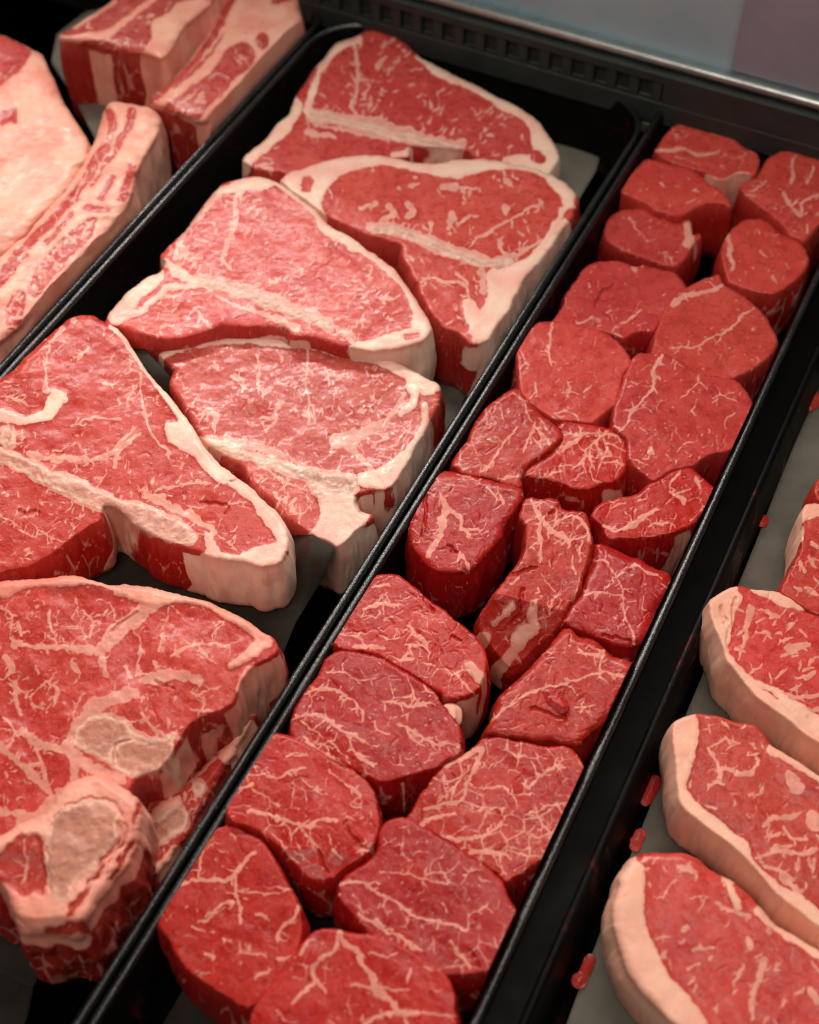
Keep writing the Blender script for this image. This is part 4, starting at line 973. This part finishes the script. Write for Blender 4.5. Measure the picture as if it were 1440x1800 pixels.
tbone('wet glistening T-bone with a knob of bone hanging over the right rim', U3,
 '75,160 110,132 200,103 320,88 450,80 600,88 750,105 880,130 1000,152 1080,168 1150,212 1220,250 1290,280 1307,322 1290,400 1262,450 1210,550 1160,640 1085,740 1030,752 965,765 935,800 960,842 1010,862 1000,890 940,930 890,985 850,1003 800,975 730,945 700,925 600,855 550,795 500,755 460,695 430,645 370,612 320,582 262,532 212,440 170,372 122,290 132,232 110,200', 0.000, .050,
 fat=['85,165,26 200,118,26 450,98,26 700,120,30 900,158,34 1060,190,44 1150,235,60 1250,290,90', '1180,260,70 1185,360,40 1120,420,20', '1240,380,30 1230,480,30 1150,600,60 1060,690,90 980,700,70', 'P 770,750 830,760 920,770 940,850 990,870 890,985 850,1000 740,945 780,860', '250,535,30 340,540,30 420,560,26'],
 bone=['320,560,26 420,585,30 560,630,30 700,675,50 820,710,80 900,725,80', '720,690,30 780,760,30'],
 vein=['830,540,44 900,530,60 950,510,44 1040,460,26 1110,400,18 1150,330', '820,600,12 840,540', '900,560,30 960,620,24 1000,660', '870,600,8 860,660', '380,250,22 430,260 450,310', '515,190,14 510,260 520,330', '730,150,10 720,280 730,380 728,470', '620,365,18 570,400 580,440 540,500,14', '520,430,14 580,430', '800,220,14 810,300', '280,400,18 250,450', '285,400,18 320,440 320,500', '310,190,18 330,230', '580,750,12 600,790 640,800', '520,640,12 600,700 640,720', '1000,560,8 1080,500', '1100,560,8 1150,480', '1040,600,8 1100,620', '1180,440,8 1140,540', '690,800,8 680,900', '650,850,7 720,840', '290,520,24 460,550 600,600 720,640,12'],
 crease=['945,770,5 935,810 960,845'], streaks=(260, 75, .6, 4, 16, 1.5, 3.6), net=.7, dots=120, lump=1.3, mat=M_WET, side_fat=[(780, 1010, .0, .5, 'fat')])
tbone('big T-bone on dark paper at the left, block of white fat at its right tip', U4,
 '340,60 400,66 450,90 510,130 560,200 610,280 680,360 740,432 800,515 860,610 930,692 1010,752 1080,802 1150,872 1200,935 1222,1000 1215,1060 1185,1108 1100,1122 1040,1105 980,1100 925,1092 870,1075 820,1055 760,1040 700,1015 640,992 560,945 500,885 445,872 425,930 370,962 300,1012 240,1062 150,1112 80,1132 -60,1152 -160,1100 -160,500 -60,360 0,332 60,290 130,212 200,150 260,100 300,70', 0.020, .045,
 fat=['470,110,14 520,150,20 600,265,26 700,390,38 770,490,56 830,600,88 900,690,80 970,745,66 1080,815,60 1150,905,84 1205,1000,60', 'P 1215,1005 1185,1108 1100,1122 1040,1105 980,1100 925,1092 900,1060 920,1050 1000,1070 1080,1030 1150,1020 1180,1010', 'P 700,520 760,510 800,560 850,640 800,640 740,610 710,590', '0,485,60 100,500,40 200,475,56 240,400,60 270,400,40', '880,990,44 895,1050,56 880,1090,60'],
 bone=['-60,640,60 0,650,60 100,690,64 250,760,66 400,830,70 550,890,84 700,950,96 800,995,60', '30,565,60 35,590,50'],
 vein=['130,640,26 250,668,24 400,662 500,622 590,560,22', '400,735,16 560,790,22 650,830,26 800,905,34 900,985,34', '600,800,24 700,830,10', '200,380,22 190,300,10 200,200 270,110,24', '590,300,11 600,450 640,560 720,640', '660,800,12 760,782 870,760', '480,620,16 500,600 480,700', '300,520,10 400,490 520,500', '560,360,8 530,440', '380,190,12 330,250', '60,705,9 180,760 330,810 400,850', '60,420,9 130,440', '560,540,22 490,600,12', '640,780,11 660,740', '780,860,7 860,880', '950,860,8 1050,840', '900,800,7 930,760', '0,400,8 80,420', '440,350,12 480,360', '140,930,7 200,1000 280,1010', '0,900,8 90,950', '80,960,9 150,1000', '-20,470,18 120,480'],
 lean=['440,755,26 520,775,30 600,805,22', '660,870,10 760,905,12 880,975,12', '100,545,40 130,540,40'],
 crease=['965,765,3 1020,750', '80,880,2 160,890', '850,850,2 960,860 950,900'],
 streaks=(420, -25, .6, 4, 16, 1.4, 3.0), dots=220, g=1.9, side_fat=[(765, 1400, .0, 1, 'fat'), (440, 500, .2, .7, 'fat')])
tbone('thick bone-in chop filling the lower left, with round knuckle bones', U5,
 '-130,130 0,110 100,100 200,94 270,85 340,82 400,100 500,125 600,125 700,140 800,165 900,190 1000,225 1100,275 1180,330 1243,375 1262,420 1230,455 1150,500 1100,560 1080,610 1062,655 1000,700 930,725 860,765 820,835 775,905 722,965 640,992 600,1040 560,1110 480,1190 420,1300 200,1420 -130,1460', 0.020, .060,
 mat=M_CHINE,
 fat=['-130,140,70 0,145,66 150,118,44 300,108,38 420,112,20 520,135,34 620,165,70 700,180,76 850,190,34 1000,240,36 1150,330,44 1190,390,80', '1180,400,70 1110,450,50 1040,490,30', '1130,520,60 1085,590,40'],
 bone=['P 400,720 480,715 560,745 600,790 700,830 790,800 760,900 720,960 640,980 560,975 500,930 430,890 350,850 345,780', '740,920,60 760,860,50'],
 lean=['515,935,9 512,880 540,835 600,820 650,835', '590,1010,40 680,1000,40'],
 vein=['450,430,50 510,350,60 600,280,60 700,205,50', '480,530,22 465,430,28', '300,870,44 350,760,36 430,670,60 520,640,60 620,615,44', '640,560,34 720,540,46 820,530,40 900,560,30', '60,395,34 200,412,18 330,405,24 410,420,40', '330,480,30 360,520,14', '100,780,34 200,850,30 310,880,40 430,960,40 560,985,36', '-20,840,44 60,900,30 130,960,26 180,1020 240,1080', '150,820,20 190,930,18 210,1040', '310,880,30 345,980,24 250,1090', '100,700,16 60,560 100,620', '120,635,9 200,570 240,550', '740,340,20 720,420', '780,440,14 860,400 1000,390', '700,470,20 720,500', '80,290,14 100,350', '220,240,14 225,340', '320,320,10 380,310', '350,220,8 330,280', '20,450,34 60,500,30 30,520', '860,690,14 960,690,12', '1000,580,9 880,620', '150,650,14 200,690', '640,700,16 700,780 820,820', '560,1010,40 400,1010,40 250,1100,50 100,1200,60', '920,730,14 900,850 930,920', '-60,1160,30 60,1150,24 150,1180', '20,720,14 60,800 30,880 90,900', '60,800,12 140,790', '600,300,10 640,380 620,450', '560,480,14 600,540', '380,240,12 420,300 400,360', '200,560,12 260,600 240,680', '850,600,10 920,640 900,700', '640,420,12 620,500 680,540', '900,420,10 960,470', '100,950,16 180,930', '380,620,10 330,700 360,760', '0,220,12 60,260 50,330', '500,200,8 520,280', '1000,300,8 960,360 1040,400'],
 crease=['520,920,3 520,850 580,830', '500,330,2 620,250', '700,560,2 780,590'],
 streaks=(330, -60, .7, 4, 18, 1.5, 3.4), dots=260, g=1.9, lump=1.7, net=.6, twig=.45, side_fat=[(1010, 1280, -.1, .55, 'fat'), (700, 860, 0, .5, 'fat'), (880, 960, .2, 1, 'fat')])
slab('knuckle_bone_block', 'sawn knuckle bone with red flesh in the bottom left corner, beside the tray rim', 'meat cut', U6,
 '250,350 330,235 430,192 520,180 600,222 650,262 700,300 726,370 720,450 700,560 640,660 570,750 500,840 450,920 435,1000 380,1018 330,1005 250,990 170,1000 110,985 65,890 40,800 0,740 -120,700 -120,560 0,490 100,425 200,390', 0.030, .068, M_CHINE, clampv=(vL + gap, v1 - gap),
 base_fat=True,
 lean=['P 20,560 80,490 150,480 220,500 230,600 240,700 220,790 170,770 110,790 40,740 -60,700 -60,600', '600,420,26 600,500,40 540,600,34 470,700,30 420,800,36 360,900,30', '250,960,50 420,960,60', '700,330,26 690,420,20', '660,520,30 560,700,24'],
 bone=['P 255,420 300,360 400,320 500,310 580,350 610,440 560,560 480,640 400,700 330,800 280,800 240,680 235,540'],
 vein=['120,500,14 150,600 130,720', '60,600,12 160,640', '640,420,16 560,600 450,760'],
 crease=['250,420,2 330,330 450,300 560,320 620,380', '640,430,3 600,560 540,680', '60,880,5 110,930', '240,560,2 260,760'], lump=2.6, ragged=1.5, g=2.0, edge=.006,
 fold=[(640, 500, 1, .55, .012), (300, 900, 0, 1, .02)], side_fat=[(-200, 900, .12, 1, 'lean')], warp=1.6)
slab('under_chop', 'darker chop lying underneath, its ragged bony edge against the left tray rim', 'meat cut', U5,
 '640,1090 760,1050 900,960 1010,860 1060,760 1120,680 1160,700 1150,740 1080,880 1010,1000 930,1120 880,1210 830,1300 780,1360 740,1420 670,1440 620,1300', -0.008, .044, M_CHINE, clampv=(vL + gap, v1 - gap),
 fat=['700,1180,60 800,1100,50', '1020,900,60 1120,750,40', '720,1400,60 790,1330,50'],
 bone=['720,1230,110 800,1180,110', '900,1040,60'], vein=['860,1010,20 980,900'], lump=2.5, ragged=2.2, g=2.2, edge=.006, streaks=(30, -50, .4, 10, 25, 2, 5))

# ---------------------------- rib cuts on the left
GR = 'bone-in rib cuts in the left tray'
def rib(label, outline, z0, th, **kw):
    kw.setdefault('g', 2.4); kw.setdefault('edge', .008)
    return slab('rib_cut', label, 'meat cut', U7, outline, z0, th, M_RIB, group=GR, clampv=(-9, vL - gap), **kw)
rib('large roast at the far left covered in smooth pale fat', '-120,100 0,138 70,168 130,198 172,225 210,310 250,400 300,480 350,560 342,640 290,720 230,800 150,880 80,960 0,1035 -120,1110', 0.010, .060,
 base_fat=True, lean=['P -120,100 0,140 60,168 120,200 90,270 40,310 -20,350 -120,360', '10,470,44 50,450,44 60,470,30'], vein=['60,260,8 20,320'], lump=1.6, net=.3)
rib('square rib block at the back left with a hollow dark end and cream fat', '235,148 300,100 450,0 560,-90 860,-90 850,0 800,60 740,110 690,190 640,240 560,222 480,210 380,192 300,168', 0.026, .078,
 fat=['240,155,26 330,150,24 430,130,30 530,60,24 640,-20,24', 'P 600,90 680,40 760,-60 860,-90 850,0 800,60 740,110 690,190 640,240 560,222 600,150', '300,100,24 450,10,24'],
 lean=['700,0,30 800,-40,30'], vein=['420,150,10 480,190', '400,170,12 440,130'], streaks=(20, -40, .4, 8, 16, 2, 4), net=.5, side_fat=[(200, 900, -.1, 1.2, 'lean'), (366, 430, 0.03, 1.2, 'fat'), (555, 950, -.1, 1.2, 'fat')])
rib('long rib cut leaning on the tray divider with patches of red in cream fat', '588,402 640,350 750,240 830,120 880,30 920,-60 1150,-60 1180,30 1197,100 1150,185 1080,262 980,352 900,425 830,480 790,490 700,455 640,430', 0.014, .062,
 base_fat=True, lean=['P 650,425 730,360 800,310 850,270 900,200 960,170 1010,200 990,260 930,310 880,370 830,420 780,470 700,450', '1035,150,50 1040,175,46', '600,398,22 760,260,26 850,130,24 900,30,28 930,-40', '1090,0,40 1150,-20,40', '690,350,10 820,230,10 880,140,10'],
 vein=['700,420,12 760,380', '800,360,14 780,400 820,400', '860,290,10 900,300', '1010,150,8 1040,190', '930,230,8 960,250'], streaks=(26, -45, .5, 8, 18, 2, 4), net=.9, side_fat=[(560, 780, 0, 1, 'lean')])
rib('long curved rib cut nearest on the left, streaked red and cream', '425,415 480,402 560,420 600,430 642,480 622,545 590,605 542,705 522,785 482,865 400,965 300,1065 200,1165 130,1240 95,1290 20,1350 -80,1420 -110,1200 -80,1130 0,1020 100,920 200,812 270,730 340,622 385,530', 0.012, .058,
 base_fat=True, lean=['430,440,26 440,540,34 380,640,40 310,750,40 200,880,34 60,1010,30 -30,1120,30', '520,440,36 490,540,24 420,640,20 360,740,14', '520,660,34 480,790,34', '440,700,26 400,780,24', '350,820,34 420,830,26', 'P 160,1040 230,960 320,880 380,860 360,940 280,1020 200,1110 140,1180 110,1130', 'P 60,1150 100,1170 80,1290 30,1300 20,1230', '-60,1180,30 20,1090,30 100,1010,24', '180,960,20 280,850,20'],
 vein=['480,470,10 440,600', '340,700,9 280,800', '250,930,12 300,960', '200,1030,14 250,1050', '120,1110,12 60,1180'], streaks=(80, -50, .5, 8, 22, 2, 4.5), net=1.0, lump=1.5)

# ---------------------------- strip steaks on the right
GS = 'strip steaks on grey paper in the right tray'
def strip(label, tile, outline, z0, th, **kw):
    kw.setdefault('net', .5); kw.setdefault('g', 2.0)
    return slab('strip_steak', label, 'steak', tile, outline, z0, th, M_STRIP, group=GS, **kw)
strip('sliver of red steak at the right edge above the ragged one', U8, '1405,130 1425,80 1460,62 1600,50 1640,200 1450,200 1415,170', 0.004, .042, net=.3)
strip('ragged-topped steak at the right edge, half hidden behind the next', U8,
 '1368,205 1440,195 1600,185 1640,500 1600,790 1440,790 1360,750 1290,700 1235,665 1252,600 1300,520 1340,430 1352,330 1345,262', 0.002, .042,
 fat=['P 1345,260 1370,208 1440,198 1600,190 1600,240 1440,262 1385,285 1350,290', '1350,330,16 1345,380,12'], vein=['1340,500,22 1370,560', '1390,480,22 1430,520', '1300,620,14 1350,660', '1400,400,16 1440,440', '1370,640,24 1440,690', '1410,580,16 1440,620'], streaks=(20, 40, .5, 8, 18, 2, 4))
strip('largest strip steak at the right, folded white fat down its left side', U8,
 '858,712 900,680 960,645 1010,632 1100,648 1200,660 1280,690 1350,738 1382,770 1440,768 1600,770 1720,1000 1720,1560 1560,1560 1440,1470 1350,1410 1250,1325 1150,1255 1065,1180 1000,1095 950,1022 922,935 885,855 860,785', 0.000, .040,
 fat=['P 858,712 900,680 960,645 1000,640 1035,690 1000,760 985,850 965,940 975,1000 1040,1060 1100,1130 1180,1200 1290,1290 1400,1400 1560,1520 1440,1470 1350,1410 1250,1325 1150,1255 1065,1180 1000,1095 950,1022 922,935 885,855 860,785', 'P 1090,650 1200,662 1280,692 1350,740 1330,752 1240,740 1190,700 1120,680', '1100,1130,30 1230,1210,40 1330,1290,90 1440,1380,120'],
 vein=['1275,975,44 1390,930,30', '1080,740,26 1060,830,30 1050,900,24 1030,960', '1150,860,20 1190,900', '1200,1110,18 1270,1070,16', '1370,1110,26 1420,1080', '1290,1010,14 1330,1000', '1150,760,24 1230,800', '1330,850,14 1370,900', '1240,920,14 1300,900', '1220,1190,18 1330,1220 1440,1200', '1290,1250,26 1400,1290 1500,1250', '1000,960,16 1060,980'],
 crease=['930,740,4 960,860 960,960', '1010,690,3 985,780 980,900'], streaks=(70, -30, .5, 8, 24, 2.2, 5), g=2.0, ragged=.6)
strip('middle strip steak on the right with wavy veins and a pale fat edge', U9,
 '668,102 720,66 800,46 900,55 1000,90 1100,102 1150,150 1188,212 1250,250 1350,312 1440,372 1600,460 1700,900 1640,1330 1440,1180 1300,1070 1200,990 1130,905 1050,810 950,728 850,650 745,570 695,505 682,390 670,250', 0.004, .036,
 fat=['P 668,102 720,66 780,55 805,110 800,200 780,300 745,380 740,440 800,510 900,600 1000,680 1070,730 1100,820 1180,900 1250,960 1350,1000 1440,1080 1640,1240 1640,1330 1440,1180 1300,1070 1200,990 1130,905 1050,810 950,728 850,650 745,570 695,505 682,390 670,250', '1190,235,44 1290,290,50 1400,350,44 1500,420,50'],
 vein=['880,210,16 940,180 970,220', '860,215,14 900,290,26 920,380 850,435,22', '920,330,24 980,340 1020,370 1090,340 1120,290,16', '930,410,22 950,420', '1100,490,18 1120,470', '1050,270,16 1130,250', '1280,370,50 1330,430,60', '1150,640,24 1180,600 1290,590 1340,560,22', '1170,640,18 1180,700 1240,680', '1250,640,16 1290,700 1370,710', '1110,800,20 1230,770 1340,780 1440,760', '1150,850,18 1250,880 1310,930', '1330,800,16 1330,870', '1400,590,60 1440,640,70', '820,520,12 900,540', '1250,900,40 1330,980,30', '850,90,8 860,150', '1190,760,20 1290,740', '1420,800,20 1400,880'],
 streaks=(40, 60, .7, 8, 20, 2.5, 5.5), ragged=.6)
strip('nearest strip steak, blurred in the bottom right corner, with a broad pink fat edge', U9,
 '378,905 420,850 460,802 520,782 620,778 720,780 800,810 870,870 950,912 1050,982 1130,1062 1200,1150 1300,1212 1440,1292 1600,1390 1700,1900 1000,1980 850,1860 720,1735 620,1640 500,1525 425,1420 380,1290 345,1160 345,1055 378,960', 0.008, .038,
 fat=['P 378,905 420,850 460,805 510,840 525,900 520,1000 520,1100 545,1200 600,1330 660,1440 760,1540 830,1640 900,1740 1000,1900 1000,1980 850,1860 720,1735 620,1640 500,1525 425,1420 380,1290 345,1160 345,1055 378,960', '955,925,30 985,990,40 1010,1070,36', '1110,1080,26 1200,1165,34 1300,1230,36 1440,1310,40 1600,1400,40'],
 vein=['620,1020,12 650,950 700,920', '760,1020,10 840,1010 800,1100', '715,1175,34 745,1160', '1150,1340,34 1130,1430,26 1100,1530 1090,1660', '1050,1370,18 990,1480', '690,850,22 780,870 790,920', '740,1400,20 810,1360', '900,1040,20 960,1090 1080,1110', '950,1160,14 970,1130', '1060,1240,26 1080,1290', '780,1290,18 880,1275', '580,1230,14 650,1230', '1390,1500,40 1440,1560,60', '1400,1340,20 1440,1400'],
 streaks=(45, -60, .5, 10, 26, 2.5, 6), ragged=.7, edge=.005)
# scraps on the paper
GX = 'small scraps of trimmed meat on the paper'
def scrap(label, tile, outline, z0):
    pp = parse(tile, outline)[1][:, :2]; cc = pp.mean(0); pp = cc + (pp - cc) * 0.72; tile = (0, 0, 1.0)
    outline = ' '.join('%.1f,%.1f' % (a, b) for a, b in pp)
    slab('meat_scrap', label, 'meat scrap', tile, outline, z0, .0012, M_STRIP, group=GX, g=0.7, edge=.0008, ragged=.35, vein=[], lump=.6, wrinkles=None, parts=False)
scrap('thin red scrap beside the tray rim, farthest of the three lower ones', U9, '565,372 592,365 580,420 560,460 530,510 508,545 520,490 545,430', -0.0385)
scrap('pink curled scrap on the paper edge, middle of the three lower ones', U9, '494,660 512,650 508,685 488,712 472,768 460,764 466,728 455,712 478,700', -0.0385)
scrap('red scrap on the grey paper nearest the bottom edge', U9, '238,1312 252,1308 246,1350 218,1395 198,1440 172,1492 142,1482 148,1450 185,1425 212,1370', -0.0385)
scrap('tiny red scrap on the paper edge high on the right', U8, '1128,290 1140,268 1155,262 1148,290 1135,305', -0.0385)
scrap('pink scrap hanging off the paper at the right edge, beyond the tray rim', (0, 0, 1), '1398,712 1415,700 1440,688 1450,700 1430,718 1405,724', -0.0385)
# the small flap lying on the four-sided filet
slab('meat_flap', 'small loose flap of meat lying on the four-sided filet', 'meat scrap', T4, '968,560 1000,562 1020,590 1042,630 1030,640 1005,622 980,605', 0.0078, .003, M_FILET, g=1.5, edge=.001, ragged=.4, lump=.4, net=.3, parts=False)
slab('fat_nub', 'pale nub of fat between the two crossing filets left of centre', 'meat scrap', T4, '540,628 572,625 585,645 582,685 560,680 545,655', 0.004, .006, M_FILET, g=1.5, edge=.0015, base_fat=True, ragged=.4, lump=.4, parts=False)
